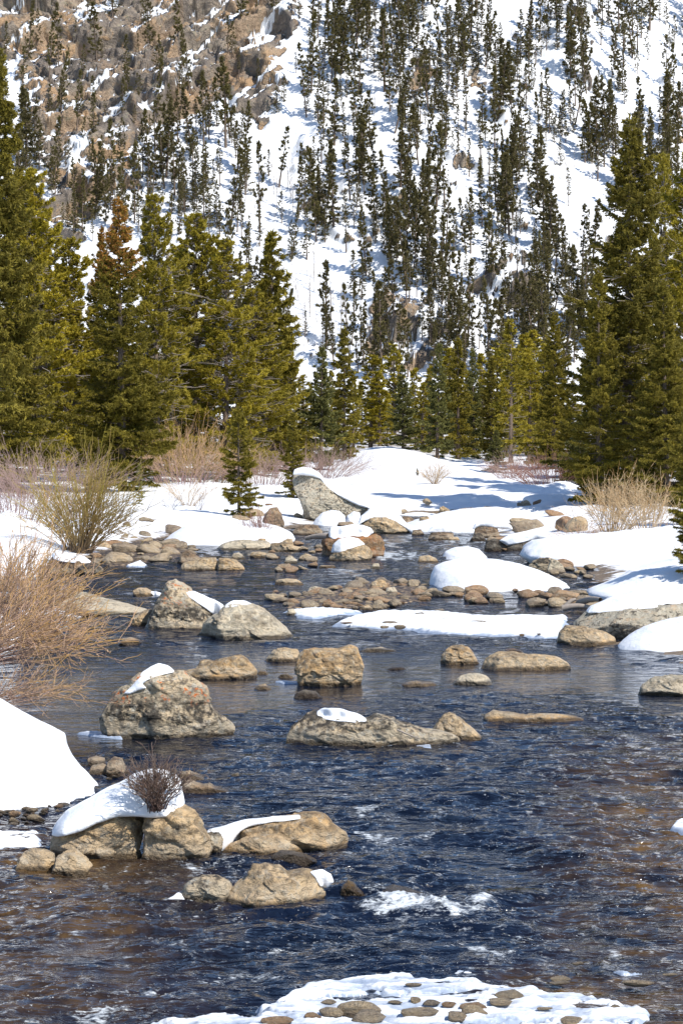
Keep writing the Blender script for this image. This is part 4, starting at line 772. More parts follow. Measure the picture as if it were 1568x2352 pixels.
def cobbles(poly, n, smin, smax, label, group, cat='stone', nm='river_stone', cl=2.0, tries=60):
    P = np.array(poly); made = 0
    for _ in range(n * tries):
        if made >= n: break
        u = crs.uniform(P[:, 0].min(), P[:, 0].max()); v = crs.uniform(P[:, 1].min(), P[:, 1].max())
        if sdist(np.array([u]), np.array([v]), poly)[0] < 0: continue
        x, y = gpt(u, v); x = float(x); y = float(y); s = smin + (smax - smin) * crs.rand() ** cl
        if any((x - a) ** 2 + (y - b) ** 2 < (.42 * (s + c)) ** 2 for a, b, c in taken[-400:]): continue
        taken.append((x, y, s)); o = link(nm, protos[crs.randint(8)]); o.location = (x, y, s * .06 + .015)
        o.rotation_euler = (crs.uniform(-.2, .2), crs.uniform(-.2, .2), crs.uniform(0, 6.28)); o.scale = (s * crs.uniform(.8, 1.35), s * crs.uniform(.8, 1.2), s * crs.uniform(.6, 1.1))
        tag(o, label, cat, group); made += 1
cobbles(BAR, 125, .16, .66, 'small rounded tan or brown stone on the midstream gravel bar', 'stones of the gravel bar', nm='cobble')
cobbles(LEFTG, 75, .35, 1.1, 'brown river stone in the shallow rock garden at the left shore', 'stones of the left rock garden')
cobbles(cc('C9', [(760, 195), (1080, 205), (1250, 215), (1560, 250), (1560, 300), (1300, 300), (1000, 285), (820, 250)]), 26, .3, .75, 'scattered flat stone in the shallows before the longest snow mound', 'stones before the longest snow mound')
cobbles(cc('D', [(1370, 1330), (1250, 1330), (1255, 1300), (1330, 1290), (1390, 1300)]), 22, .3, .7, 'small brown stone in the inlet between right snow bank and longest mound', 'stones of the right inlet')
cobbles(cc('C9', [(1340, 250), (1560, 225), (1560, 310), (1380, 300)]), 12, .3, .75, 'tan stone piled with driftwood at the right inlet mouth', 'stones by the driftwood')
cobbles(cc('D', [(620, 1240), (740, 1230), (740, 1320), (600, 1320)]), 16, .25, .7, 'small tan stone in open water left of the rust brown block boulder', 'stones left of the rust brown block')
cobbles(cc('D', [(1140, 1215), (1210, 1240), (1230, 1270), (1130, 1265), (1120, 1225)]), 12, .3, .8, 'brown stone before the dark boulders of the right snow tongue', 'stones before the snow tongue')
cobbles(cc('B6', [(-60, 140), (60, 145), (350, 115), (340, 150), (270, 165), (150, 185), (0, 190)]), 32, .07, .19, 'little grey brown pebble along the foot of the near left snow bank', 'pebbles at the near left bank', cat='pebble', nm='pebble')
cobbles(cc('B6', [(0, 190), (220, 190), (200, 255), (0, 245)]), 5, .08, .22, 'dark pebble in the side channel left of the split boulder', 'pebbles of the side channel', cat='pebble', nm='pebble')
cobbles(cc('D', [(190, 1740), (240, 1760), (300, 1780), (420, 1790), (420, 1830), (260, 1840)]), 14, .1, .25, 'dark brown stone in the gap behind the snow pile', 'stones behind the snow pile')
for x, y, s, sy in [(405, 305, 150, .9), (440, 330, 130, .8), (310, 312, 95, .8), (110, 343, 120, .6), (240, 322, 60, .8), (620, 312, 140, .55), (610, 268, 50, .9), (665, 276, 66, .6), (730, 282, 60, .5), (760, 326, 90, .7), (820, 305, 90, .9), (820, 290, 95, .5), (950, 250, 100, .65), (915, 272, 110, .3), (1070, 296, 60, .3), (1325, 288, 40, .6), (1170, 340, 90, .5), (535, 272, 50, .4), (600, 210, 60, .4), (1405, 205, 110, .4), (1130, 190, 70, .5), (1125, 205, 70, .4), (300, 272, 60, .5), (1190, 135, 40, .6), (1520, 175, 50, .4)]:
    u, v = cc('C11', [(x, y)])[0]; X, Y = gpt(u, v, .05); w = s * .64 * float(Y) / F
    taken.append((float(X), float(Y), w)); o = link('frozen_in_stone', protos[crs.randint(8)]); o.location = (float(X), float(Y), .07)
    o.rotation_euler = (0, 0, crs.uniform(-.3, .3)); o.scale = (w * 1.1, w * 1.0, w * sy * .95)
    tag(o, 'smooth tan or grey brown stone frozen into the bottom ice shelf', 'stone', 'stones in the bottom ice shelf')
for x, y, s, sy in [(350, 372, 60, .3), (560, 371, 80, .4), (535, 392, 60, .4), (1188, 430, 28, .8), (1270, 425, 22, .6), (605, 392, 60, .7), (980, 365, 80, .25), (795, 312, 50, .6), (700, 327, 44, .5), (825, 350, 40, .3)]:
    u, v = cc('C9', [(x, y)])[0]; X, Y = gpt(u, v, .08); w = s * .48 * float(Y) / F
    o = link('frozen_in_stone', protos[crs.randint(8)]); o.location = (float(X), float(Y), .10); o.scale = (w, w, w * sy)
    tag(o, 'stone poking through the long ice shelf in mid river', 'stone', 'stones in the long ice shelf')
def log(name, label, a, b, rad, m=GREYWOOD, bend=.05):
    P = np.array([np.array(a) + (np.array(b) - np.array(a)) * t + np.array([0, 0, bend * math.sin(t * 3.1)]) for t in np.linspace(0, 1, 8)]); o0 = P[0].copy()
    V, f = tubes((P - o0)[None], np.linspace(rad, rad * .55, 8)[None], 7)
    o = link(name, mesh(name, V, [f], m), None, tuple(o0)); tag(o, label, 'log')
def gp3(k, x, y, z): u, v = cc(k, [(x, y)])[0]; X, Y = gpt(u, v, z); return (float(X), float(Y), z)
log('driftwood_log', 'grey driftwood log reaching left of the rust brown block boulder', gp3('B2', 700, 462, .5), gp3('B2', 558, 474, .4), .13)
log('driftwood_log', 'pale driftwood log lying lowest at the right inlet mouth', gp3('B3', 800, 832, .12), gp3('B3', 980, 828, .15), .09)
log('driftwood_log', 'slanting driftwood branch on the stones of the right inlet mouth', gp3('B3', 815, 825, .1), gp3('B3', 885, 775, .3), .07)
log('driftwood_log', 'grey driftwood log ending in the right bank snow by the inlet', gp3('B3', 905, 798, .2), gp3('B3', 1040, 778, .4), .1)
# ------------------------------------------------------------------ trees
def tufts(P, D, L, Wd, rs, k=3, spread=.7):
    """k thin needle-cluster triangles at every point P (N,3) along D (N,3)"""
    n = len(P); P = np.repeat(P, k, 0); D = np.repeat(D, k, 0); L = np.repeat(L, k); m = len(P)
    d = D + rs.normal(size=(m, 3)) * spread; d /= np.linalg.norm(d, axis=1)[:, None]
    s = np.cross(d, rs.normal(size=(m, 3))); s /= np.linalg.norm(s, axis=1)[:, None] + 1e-9
    L = L * rs.uniform(.6, 1.3, m)
    a = P - d * (L * .15)[:, None]; w = (L * Wd)[:, None]
    V = np.stack([a - s * w * .5, a + s * w * .5, a + d * L[:, None] + s * w * .15, ], 1)
    return V.reshape(-1, 3)
def conifer(name, h, r, nb, seed, kind='spruce', lmat=None, tuft=.16, dens=9.0, t0=.03, tip_brown=0.0, powr=.8, bark=BARK, twig_grey=0.0, wd=.42, k=3, gaps=.2, sides=6):
    """returns (trunk mesh, crown mesh): whorled limbs carrying side twigs set with needle clusters"""
    rs = np.random.RandomState(seed); PT = []; DT = []; LT = []; TN = []; TP = []; limbs = []; lr = []; greyP = []
    lean = rs.normal(size=2) * .012 * h
    bt = np.sort(t0 + (1 - t0) * rs.rand(nb) ** (.92)) * .985
    az = rs.uniform(0, 6.28, nb)
    sect = rs.uniform(.5, 1.2, (9, 14))           # fuller and thinner sectors
    for i in range(nb):
        t = bt[i]; s_ = sect[int(az[i] / 6.2832 * 9) % 9, int(t * 13.9)]
        if kind == 'spruce':
            Lb = r * ((1 - t) ** powr * .96 + .035) * rs.uniform(.72, 1.12) * s_ * min(1, .7 + (t - t0) * 4)
            e0 = -.25 + .95 * t + rs.normal() * .10; curl = .30
        else:
            Lb = r * (min(1, (1 - t) ** powr * 1.15) * .95 + .05) * rs.uniform(.45, 1.2) * s_ * min(1, .55 + (t - t0) * 2.2)
            e0 = .02 + .75 * t + rs.normal() * .18; curl = .25
        if rs.rand() < gaps: Lb *= .5
        ca, sa = math.cos(az[i]), math.sin(az[i])
        q = np.linspace(0, 1, 6); e = e0 + curl * (q - .4)
        st = Lb / 5
        rr = np.concatenate([[0], np.cumsum(np.cos(e[1:]) * st)]); zz = np.concatenate([[0], np.cumsum(np.sin(e[1:]) * st)])
        z0 = t * h; P = np.stack([rr * ca, rr * sa, z0 + zz], 1) + np.array([lean[0] * t, lean[1] * t, 0]); limbs.append(P); lr.append(np.linspace(.028, .006, 6) * (.5 + .7 * (1 - t)) * (h / 18) ** .5)
        nt_ = max(3, int(Lb * dens * (1.0 if kind == 'spruce' else .85)))
        s0 = .12 if kind == 'spruce' else .38
        s = s0 + (1 - s0) * rs.rand(nt_) ** (.8); s[0] = 1
        base = np.stack([np.interp(s, q, P[:, j]) for j in range(3)], 1)
        tw = (.42 if kind == 'spruce' else .34) * Lb * (1.05 - s) + .10 * (h / 18)
        side = np.where(rs.rand(nt_) < .5, -1, 1) * rs.uniform(.25, 1.15, nt_)
        dirx = np.stack([np.cos(az[i] + side), np.sin(az[i] + side), (np.full(nt_, .05) if kind == 'spruce' else rs.uniform(-.1, .6, nt_)) + e0 * .5 + rs.normal(size=nt_) * .12], 1)
        m = 5 if kind == 'spruce' else 4
        for j in range(m):
            f = (j + 1) / m if kind == 'spruce' else (.45 + .55 * (j + 1) / m)
            pp = base + dirx * (tw * f)[:, None]
            if kind == 'spruce': pp[:, 2] -= .22 * tw * f ** 1.3       # hanging sprays
            PT.append(pp); DT.append(dirx * .8 + np.array([0, 0, .15 if kind != 'spruce' else -.12])); LT.append(np.full(nt_, tuft) * (.8 + .4 * rs.rand(nt_)))
            tn = rs.rand() * .6 + .4 * rs.rand(nt_) * f; TN.append(tn * np.ones(nt_)); TP.append(np.where((t > .80 - .12 * rs.rand(nt_)) & (rs.rand(nt_) < tip_brown), 1.0, 0.0))
        if rs.rand() < twig_grey:
            ng = 6; 
            for _ in range(ng):
                c = rs.uniform(.15, .8); b0 = np.array([np.interp(c, q, P[:, j]) for j in range(3)]); dd = np.array([math.cos(az[i] + rs.normal() * .9), math.sin(az[i] + rs.normal() * .9), rs.uniform(-.3, .5)]) * Lb * rs.uniform(.2, .5)
                greyP.append(b0[None] + np.linspace(0, 1, 4)[:, None] * dd[None] + rs.normal(size=(4, 3)) * .03)
    PT = np.concatenate(PT); DT = np.concatenate(DT); LT = np.concatenate(LT); TN = np.concatenate(TN); TP = np.concatenate(TP)
    # leader
    nl = 26; lz_ = rs.uniform(.93, 1.0, nl) * h; PT = np.concatenate([PT, np.stack([lean[0] + rs.normal(size=nl) * .05, lean[1] + rs.normal(size=nl) * .05, lz_], 1)]); DT = np.concatenate([DT, np.tile([0, 0, 1.], (nl, 1))]); LT = np.concatenate([LT, np.full(nl, tuft * 1.2)]); TN = np.concatenate([TN, rs.rand(nl)]); TP = np.concatenate([TP, (rs.rand(nl) < tip_brown) * 1.0])
    V = tufts(PT, DT, LT, wd, rs, k)
    crown = mesh(name + '_crown', V, [np.arange(len(V)).reshape(-1, 3)], lmat, {'tone': np.repeat(TN, 3 * k), 'tip': np.repeat(TP, 3 * k)}, smooth=False)
    q = np.linspace(0, 1, 12); tr = np.stack([lean[0] * q, lean[1] * q, q * h - .3 * (1 - q)], 1)[None]
    V1, F1 = tubes(tr, (.016 * h * (1.02 - q))[None], sides)
    V2, F2 = tubes(np.array(limbs), np.array(lr), 3); VV = [V1, V2]; FF = [F1, F2 + len(V1)]; n0 = len(V1) + len(V2)
    if greyP:
        V3, F3 = tubes(np.array(greyP), np.full((len(greyP), 4), .011) * (h / 12), 3); VV.append(V3); FF.append(F3 + n0)
    fm = np.concatenate([np.zeros(len(F1), int)] + [np.full(len(f), 1 if twig_grey else 0) for f in FF[1:]])
    trunk = mesh(name + '_trunk', np.concatenate(VV), [np.concatenate(FF)], [bark, GREYWOOD], fmat=fm)
    return trunk, crown, h, r
def plant(name, pr, loc, h, label, cat='tree', group=None, rz=0.0, wide=1.0, lean=(0, 0)):
    tm, cm, ph, pr_ = pr; s = h / ph
    e = empty(name, loc, rz); e.scale = (s * wide, s * wide, s); e.rotation_euler = (lean[0], lean[1], rz)
    link('trunk', tm, e); link('crown', cm, e); tag(e, label, cat, group); return e

SPR = [conifer('spruce_a', 20, 4.2, 420, 11, 'spruce', L_SPR, .21, 15, powr=.85), conifer('spruce_b', 20, 3.6, 400, 12, 'spruce', L_SPR, .21, 15, powr=.75, twig_grey=.1)]
SPRR = conifer('spruce_brown', 20, 4.0, 420, 13, 'spruce', L_RUST, .21, 15, tip_brown=.75)
BLU = [conifer('spruce_c', 12, 2.2, 230, 14, 'spruce', L_BLU, .26, 9, powr=.8), conifer('spruce_d', 12, 1.9, 220, 15, 'spruce', L_SPR, .26, 9, powr=.7, tip_brown=.3)]
PIN = [conifer('pine_a', 18, 3.4, 380, 21, 'pine', L_PIN, .21, 20, powr=.55, twig_grey=1.0, t0=.06, k=4), conifer('pine_b', 18, 3.8, 370, 22, 'pine', L_PIN, .21, 20, powr=.65, twig_grey=1.0, t0=.05, k=4), conifer('pine_c', 18, 3.0, 360, 23, 'pine', L_PIN, .21, 20, powr=.5, twig_grey=1.0, t0=.05, k=4)]
MPIN = [conifer('pine_d', 11, 1.6, 150, 24, 'pine', L_PIN, .26, 11, powr=.6, t0=.06, twig_grey=.3, k=3), conifer('pine_e', 11, 1.3, 150, 25, 'pine', L_PIN, .26, 11, powr=.5, t0=.08, twig_grey=.3, k=3)]
BIGR = conifer('spruce_big', 24, 4.6, 560, 31, 'spruce', L_SPR, .21, 15, powr=.72, twig_grey=.25, t0=.015)

def at(u, vb, y=None):
    """ground point under picture point (u, vb): iterate on the ground height"""
    if y is None:
        z = 0.3
        for _ in range(30):
            X, Y = gpt(u, vb, z); z = .5 * z + .5 * lz(X, min(float(Y), 340))
        return float(X), float(Y), z
    X = (u - 784) / F * y; return X, y, lz(X, y)
def tree(name, pr, u, vt, y, label, rz=0.0, wide=1.0, cat='tree'):
    x, yy, z = at(u, 0, y); _, _, zt = wpt(u, vt, yy)
    return plant(name, pr, (x, yy, z - .1), float(zt) - z, label, cat, None, rz, wide)
def width(pr, u, vt, y, px):      # crown half width in picture units -> widening factor
    x, yy, z = at(u, 0, y); _, _, zt = wpt(u, vt, yy); return (px * y / F) / (pr[3] * (float(zt) - z) / pr[2])
BT = [  # kind, proto, u, v top, distance, half width px, label
    ('spruce_tree', SPR[0], -22, 100, 150, 185, 'tall dark spruce cut by the left edge, its top the highest on that side'),
    ('pine_tree', PIN[0], 75, 385, 165, 120, 'olive pine right next to the dark spruce at the left edge'),
    ('pine_tree', PIN[2], 165, 545, 168, 95, 'olive pine with grey bare twigs, left of the brown coned spruce'),
    ('pine_tree', PIN[1], 110, 480, 185, 120, 'olive pine filling the gap behind the two leftmost pines'),
    ('spruce_tree', SPRR, 282, 448, 152, 125, 'dark spruce whose pointed top is rusty brown with cones'),
    ('spruce_tree', SPRR, 236, 515, 172, 80, 'shorter brown topped spruce just left of the rusty one'),
    ('pine_tree', PIN[1], 362, 448, 166, 115, 'bushy olive pine directly right of the rusty topped spruce'),
    ('pine_tree', PIN[0], 452, 488, 176, 105, 'olive pine, the pointed one in the middle of the left tree wall'),
    ('pine_tree', PIN[2], 518, 548, 170, 100, 'lower olive pine between the pointed pine and the wall end pine'),
    ('pine_tree', PIN[1], 410, 560, 188, 110, 'olive pine mostly hidden behind the middle of the left wall'),
    ('spruce_tree', BLU[1], 622, 532, 186, 92, 'yellow green conifer ending the left tree wall beside the snow chute'),
    ('pine_tree', PIN[0], 585, 660, 176, 90, 'short olive pine filling the foot of the wall end conifer'),
    ('pine_tree', PIN[2], 655, 760, 192, 60, 'low olive pine at the right foot of the left tree wall'),
    ('spruce_tree', BIGR, 1438, 258, 138, 165, 'tallest dark spruce on the right bank, tip against the snowy slope'),
    ('spruce_tree', SPR[1], 1375, 610, 134, 85, 'dark spruce skirt tree on the left side of the tallest right spruce'),
    ('pine_tree', PIN[1], 1512, 355, 158, 95, 'olive pine just behind and right of the tallest right spruce'),
    ('pine_tree', PIN[0], 1590, 330, 146, 110, 'olive pine cut by the right edge of the picture'),
    ('spruce_tree', SPR[0], 1530, 640, 132, 110, 'dark spruce in front at the right edge, below the olive pines'),
    ('spruce_tree', SPR[0], 1268, 712, 196, 72, 'dark straight spruce standing alone left of the great right spruces'),
    ('spruce_tree', BLU[0], 736, 795, 190, 58, 'dark brown tipped spruce, first one right of the left tree wall'),
    ('spruce_tree', BLU[1], 790, 752, 205, 52, 'taller spruce touching the right side of the brown tipped one'),
    ('spruce_tree', BLU[0], 925, 838, 224, 42, 'dark spruce alone at the top of the snowy rise'),
    ('spruce_tree', BLU[0], 1003, 788, 218, 45, 'dark spruce at the right end of the snowy rise, left of a pair'),
    ('spruce_tree', BLU[1], 1052, 775, 222, 45, 'taller dark spruce of the pair right of the snowy rise'),
    ('spruce_tree', BLU[0], 1088, 800, 228, 36, 'narrow dark spruce right of the pair by the snowy rise'),
    ('spruce_tree', BLU[0], 1138, 985, 187, 32, 'small blue green spruce standing in front on open snow'),
    ('spruce_tree', BLU[1], 1128, 820, 225, 42, 'blue green spruce behind the small one on open snow'),
    ('pine_tree', MPIN[0], 1172, 735, 214, 52, 'bright olive pine left of the dark straight spruce'),
    ('pine_tree', MPIN[1], 1215, 830, 222, 42, 'thin olive pine in the gap left of the dark straight spruce'),
    ('spruce_tree', SPR[1], 1315, 870, 176, 50, 'short dark spruce in the gap right of the straight spruce'),
    ('spruce_tree', BLU[0], 1330, 960, 160, 60, 'dark spruce foot left of the tallest right spruce')]
for i, (nm, pr, u, vt, y, hw, lab) in enumerate(BT):
    tree(nm, pr, u, vt, y, lab, rz=i * 1.7, wide=width(pr, u, vt, y, hw) * 1.12)
trs = np.random.RandomState(5)
for i, (u, vt) in enumerate([(850, 815), (872, 852), (830, 880), (905, 790), (955, 845), (968, 880), (888, 905), (1030, 850), (1105, 812), (1142, 800), (1190, 800), (1230, 870), (1070, 850), (985, 860), (760, 850), (812, 860), (700, 860), (1160, 850), (1245, 790), (940, 900), (1200, 770), (715, 880), (775, 900), (842, 930), (865, 900), (900, 860), (1015, 900), (1045, 880), (1090, 890), (1120, 880), (1180, 870), (1205, 900), (1240, 900), (1150, 900), (975, 930), (1260, 860), (1290, 850), (880, 930), (1060, 920), (1035, 800), (1110, 850), (1150, 790), (1210, 800), (860, 860), (1180, 820), (745, 840), (1225, 760), (1070, 880), (990, 840)]):
    y = trs.uniform(235, 300); pr = MPIN[i % 2]
    x, yy, z = at(u, 0, y); _, _, zt = wpt(u, vt, yy)
    plant('pine_tree', pr, (x, yy, z - .1), float(zt) - z, 'slim olive yellow pine in the mid distance between the dark spruces', 'tree', 'slim olive pines of the valley', rz=i, wide=trs.uniform(1.2, 2.0))
for i in range(26):       # fill behind the left and right tree walls
    u = [trs.uniform(-150, 620), trs.uniform(1300, 1700)][i % 3 == 0]; y = trs.uniform(190, 245); vt = trs.uniform(640, 800) if u < 700 else trs.uniform(560, 760)
    x, yy, z = at(u, 0, y); _, _, zt = wpt(u, vt, yy)
    plant('pine_tree', PIN[i % 3], (x, yy, z - .1), float(zt) - z, 'olive pine glimpsed deep inside the tree walls beside the clearing', 'tree', 'pines deep in the tree walls', rz=i, wide=1.1)
# small ones
YSP = conifer('young_spruce', 4.4, 1.0, 150, 61, 'spruce', L_SPR, .12, 20, powr=.62, t0=.04, wd=.3, gaps=.0, k=4)
x, y, z = at(549, 1212); z = .55; _, _, zt = wpt(549, 940, y); plant('spruce_tree', YSP, (x, y, .35), float(zt) - .35, 'young open layered spruce on the rounded snow bank at the left shore', wide=1.15)
x, y, z = at(673, 1120); _, _, zt = wpt(673, 945, 150); tree('spruce_tree', BLU[1], 673, 945, 150, 'small dark spruce left of the bear head boulder', wide=1.35)
YEL = conifer('yellow_spruce', 4, .62, 70, 62, 'spruce', L_YEL, .12, 12, powr=.6, wd=.4)
tree('spruce_tree', YEL, 320, 1062, 139, 'little pale yellow green spruce in front of the dark ones')
tree('spruce_tree', YSP, 958, 1072, 172, 'tiny spruce with brown foot alone on the clearing snow', wide=1.2)
x, y, z = at(1595, 1330); plant('spruce_tree', YSP, (x, y, z), 2.9, 'small golden green spruce cut by the right edge above the drifts', wide=1.6)
x, y, z = at(1590, 1260, 112); plant('spruce_tree', YSP, (x, y, z), 5.2, 'dark young spruce at the right edge behind the golden one', wide=1.2)

# --- the mountainside pines
HP = [conifer('hill_%s' % 'abcdef'[i], 8, (1.15, 1.0, 1.4, .8, 1.05, 1.3)[i], (74, 60, 84, 50, 70, 78)[i], 70 + i, ('spruce', 'pine')[i % 2], L_HIL, .27, (7, 10)[i % 2], powr=(.6, .45, .7, .4, .8, .5)[i], t0=(.12, .2, .06, .28, .1, .15)[i], k=3, wd=.42, gaps=.35, sides=4) for i in range(6)]
CLEAR = [[(560, 560), (575, 470), (570, 330), (640, 285), (700, 290), (715, 400), (690, 470), (650, 560), (690, 700), (700, 860), (640, 700)],
         [(690, 560), (740, 590), (830, 600), (830, 680), (780, 780), (680, 760)], [(1120, 15), (1230, -40), (1240, 60), (1110, 110)], [(1255, 440), (1330, 380), (1390, 480), (1370, 620), (1300, 620)],
         [(1080, 200), (1130, 220), (1120, 320), (1060, 280)], [(820, 170), (860, 180), (900, 300), (850, 330)], [(1350, 100), (1420, 140), (1400, 190), (1350, 170)], [(1060, 720), (1180, 730), (1170, 800), (1080, 790)]]
hrs = np.random.RandomState(19); cand = []; pts_ = np.zeros((0, 2)); N_H = 1100
for _ in range(90000):
    if len(cand) >= N_H: break
    u, v = hrs.uniform(-60, 1630), hrs.uniform(-70, 880)
    if v > 560 and u < 520: continue
    if u > 1370 and v > 500: continue
    pr_ = .72 + .95 * fbm(u / 130., v / 170., 3.7, 2)
    if u < 700 and v < 330: pr_ *= .28 + .3 * (v / 330)
    if 700 < u < 1100 and v < 330: pr_ = pr_ + .25
    if 900 < u < 1230 and 300 < v < 740: pr_ = pr_ + .2
    cl = min(1.0, max(float(sdist(np.array([u]), np.array([v]), c)[0]) for c in CLEAR) / 14 + .9); 
    if cl > .55: pr_ *= .07 
    if hrs.rand() > pr_: continue
    if len(pts_) and np.min(np.abs(pts_[:, 0] - u) / 7 + np.abs(pts_[:, 1] - v) / 13) < 1: continue
    hh = hill_hit(u, v)
    if hh is None or hh[1] > 620: continue
    if hh[3] > .6 and hrs.rand() < .45: continue
    H = hrs.choice([hrs.uniform(3.2, 5.2), hrs.uniform(5.5, 8.5), hrs.uniform(8.5, 12)], p=[.42, .36, .22]) * (.85 if hh[3] > .5 else 1)
    if u < 120 and v < 140: H *= .8
    pts_ = np.vstack([pts_, [u, v]]); cand.append((H * F / hh[1], hh, H, u, v))
cand.sort(key=lambda c: -c[0])
for i, (px, hh, H, u, v) in enumerate(cand[:300]):
    rocky = hh[3] > .5
    sz = 'tall' if H > 8.3 else 'short' if H < 5 else 'middling'; wh = 'left of the open snow chute' if u < 600 else 'near the central snow chute' if u < 880 else 'in the crowded middle' if u < 1230 else 'towards the right edge'
    lab, grp = (('dark pine rooted on the brown crags of the mountainside', 'pines on the mountain crags') if rocky else ('slender dark pine on the snow of the upper mountainside', 'pines on the upper snow slope') if v < 420 else ('slender dark pine on the snow of the lower mountainside', 'pines on the lower snow slope'))
    lab = sz + ' ' + lab.replace('slender dark', 'dark').replace('on the snow of the ', 'on the ').replace('rooted on the brown crags of the mountainside', 'rooted on the brown crags') + ', ' + wh
    plant('pine_tree', HP[hrs.randint(6)], (hh[0], hh[1], hh[2] - .25), H, lab, 'tree', grp, rz=hrs.uniform(0, 6.28), wide=hrs.uniform(.6, 1.15), lean=(hrs.normal() * .07, hrs.normal() * .09))
# the rest, smaller ones, merged
if len(cand) > 300:
    VV = []; TT = []; tp = []; base = []
    for pr in HP[:4]:
        cm = pr[1]; a = np.empty(len(cm.vertices) * 3, np.float32); cm.vertices.foreach_get('co', a); a = a.reshape(-1, 9); t = np.empty(len(cm.vertices), np.float32); cm.attributes['tone'].data.foreach_get('value', t)
        tm = pr[0]; b = np.empty(len(tm.vertices) * 3, np.float32); tm.vertices.foreach_get('co', b); base.append((a[::2], t.reshape(-1, 3)[::2], b.reshape(-1, 3)[:48]))
    tv = []; tf = []; nf = gridfaces(12, 4, True)
    for px, hh, H, u, v in cand[300:]:
        a, t, b = base[hrs.randint(4)]; c, s = math.cos(px), math.sin(px); sc = H / 8; Rm = np.array([[c * 1.1, s * 1.1, 0], [-s * 1.1, c * 1.1, 0], [0, 0, 1]]) * sc; o = np.array([hh[0], hh[1], hh[2] - .2])
        VV.append((a.reshape(-1, 3) @ Rm + o)); TT.append(t.ravel()); tf.append(nf + 48 * len(tv)); tv.append(b @ Rm + o)
    V = np.concatenate(VV); ns = link('small_pines', mesh('small_pines', V, [np.arange(len(V)).reshape(-1, 3)], L_HIL, {'tone': np.concatenate(TT), 'tip': np.zeros(len(V))}, smooth=False))
    tag(ns, 'smaller dark pines scattered over the whole snowy mountainside', 'trees', kind='stuff')
    tk = link('trunk', mesh('small_trunks', np.concatenate(tv), [np.concatenate(tf)], BARK), ns)
# bare saplings in the snow chute
def sapling(seed, h):
    rs = np.random.RandomState(seed); L = []; Rr = []
    q = np.linspace(0, 1, 6); st = np.stack([.04 * h * np.sin(q * 2 + seed), .02 * h * q, q * h], 1); L.append(st); Rr.append(np.linspace(.045, .012, 6))
    for i in range(14):
        t = rs.uniform(.3, .95); a = rs.uniform(0, 6.28); l = h * .22 * (1.1 - t); b = np.array([np.interp(t, q, st[:, j]) for j in range(3)])
        L.append(b + q[:, None] * np.array([math.cos(a) * l * .6, math.sin(a) * l * .6, l])); Rr.append(np.linspace(.018, .006, 6))
    V, f = tubes(np.array(L), np.array(Rr), 3); return mesh('sapling', V, [f], GREYWOOD)
SAP = [sapling(s, 5) for s in range(3)]
for i in range(100):
    c = [(600, 470), (700, 480), (750, 720), (640, 640), (720, 660), (830, 300), (1300, 560), (1330, 480), (660, 380), (760, 760)][i % 10]
    hh = hill_hit(c[0] + hrs.normal() * 45, c[1] + hrs.normal() * 50)
    if hh is None: continue
    o = link('bare_sapling', SAP[i % 3], None, (hh[0], hh[1], hh[2] - .1)); s = hrs.uniform(.5, 1.15); o.scale = (s, s, s); o.rotation_euler = (0, hrs.normal() * .06, hrs.uniform(0, 6))
    tag(o, 'thin bare grey sapling in the open snow chutes of the mountainside', 'sapling', 'bare saplings of the snow chutes')

# ------------------------------------------------------------------ willows and other bare shrubs
def shrub(name, label, loc, h, spread, n, m, seed, lean=(0, 0), rad=.012, sub=4, arch=.5, up=1.0, bw=.15, tipw=.5, subl=.4, sub2=0):
    rs = np.random.RandomState(seed); L = []; Rr = []; T = []; S_ = 9; q = np.linspace(0, 1, S_)
    for i in range(n):
        a = rs.uniform(0, 6.28); rr = math.sqrt(rs.rand()); out = spread * rr * rs.uniform(.6, 1.1); hh = h * (1 - .45 * rr ** 2) * rs.uniform(.55, 1.05) * up
        d = np.array([math.cos(a) * out + lean[0] * h, math.sin(a) * out + lean[1] * h, 0]); b = np.array([math.cos(a), math.sin(a), 0]) * bw * spread * rr + rs.normal(size=3) * [.03, .03, 0]
        P = b + d * (q ** (1 + arch))[:, None] + np.array([0, 0, 1]) * (hh * q ** .85)[:, None]
        P += np.cumsum(rs.normal(size=(S_, 3)) * .012 * h, 0); P[:, 2] = np.maximum(P[:, 2], -.05 + P[0, 2] * 0)
        L.append(P); Rr.append(rad * rs.uniform(.7, 1.4) * (1 - .72 * q)); T.append(q * .75 + .25 * rs.rand() * q)
        kids = [P]
        for lv in range(1 + (sub2 > 0)):
            nk = []
            for P0 in kids:
                for _ in range(sub if lv == 0 else sub2):
                    t = rs.uniform(.3, .92); bb = np.array([np.interp(t, q, P0[:, j]) for j in range(3)]); tg = P0[-1] - P0[4]; ln = np.linalg.norm(tg) + 1e-6
                    dd = tg / ln + rs.normal(size=3) * .45; dd[2] += .15; l = h * subl * rs.uniform(.4, 1.0) * (.6 if lv else 1)
                    Q = bb + dd * l * q[:, None] + np.cumsum(rs.normal(size=(S_, 3)) * .006 * h, 0)
                    L.append(Q); Rr.append(rad * .6 * (1 - .6 * q)); T.append(np.clip(t * .6 + .4 * q + .1 * rs.normal(), 0, 1)); nk.append(Q)
            kids = nk
    V, f = tubes(np.array(L), np.array(Rr), 3); T = np.repeat(np.array(T).ravel(), 3)
    o = link(name, mesh(name, V, [f], m, {'tone': T}), None, loc); tag(o, label, 'shrub'); return o
def sg(u, vb, y=None):
    x, y, z = at(u, vb, y); return (x, y, z - .05)
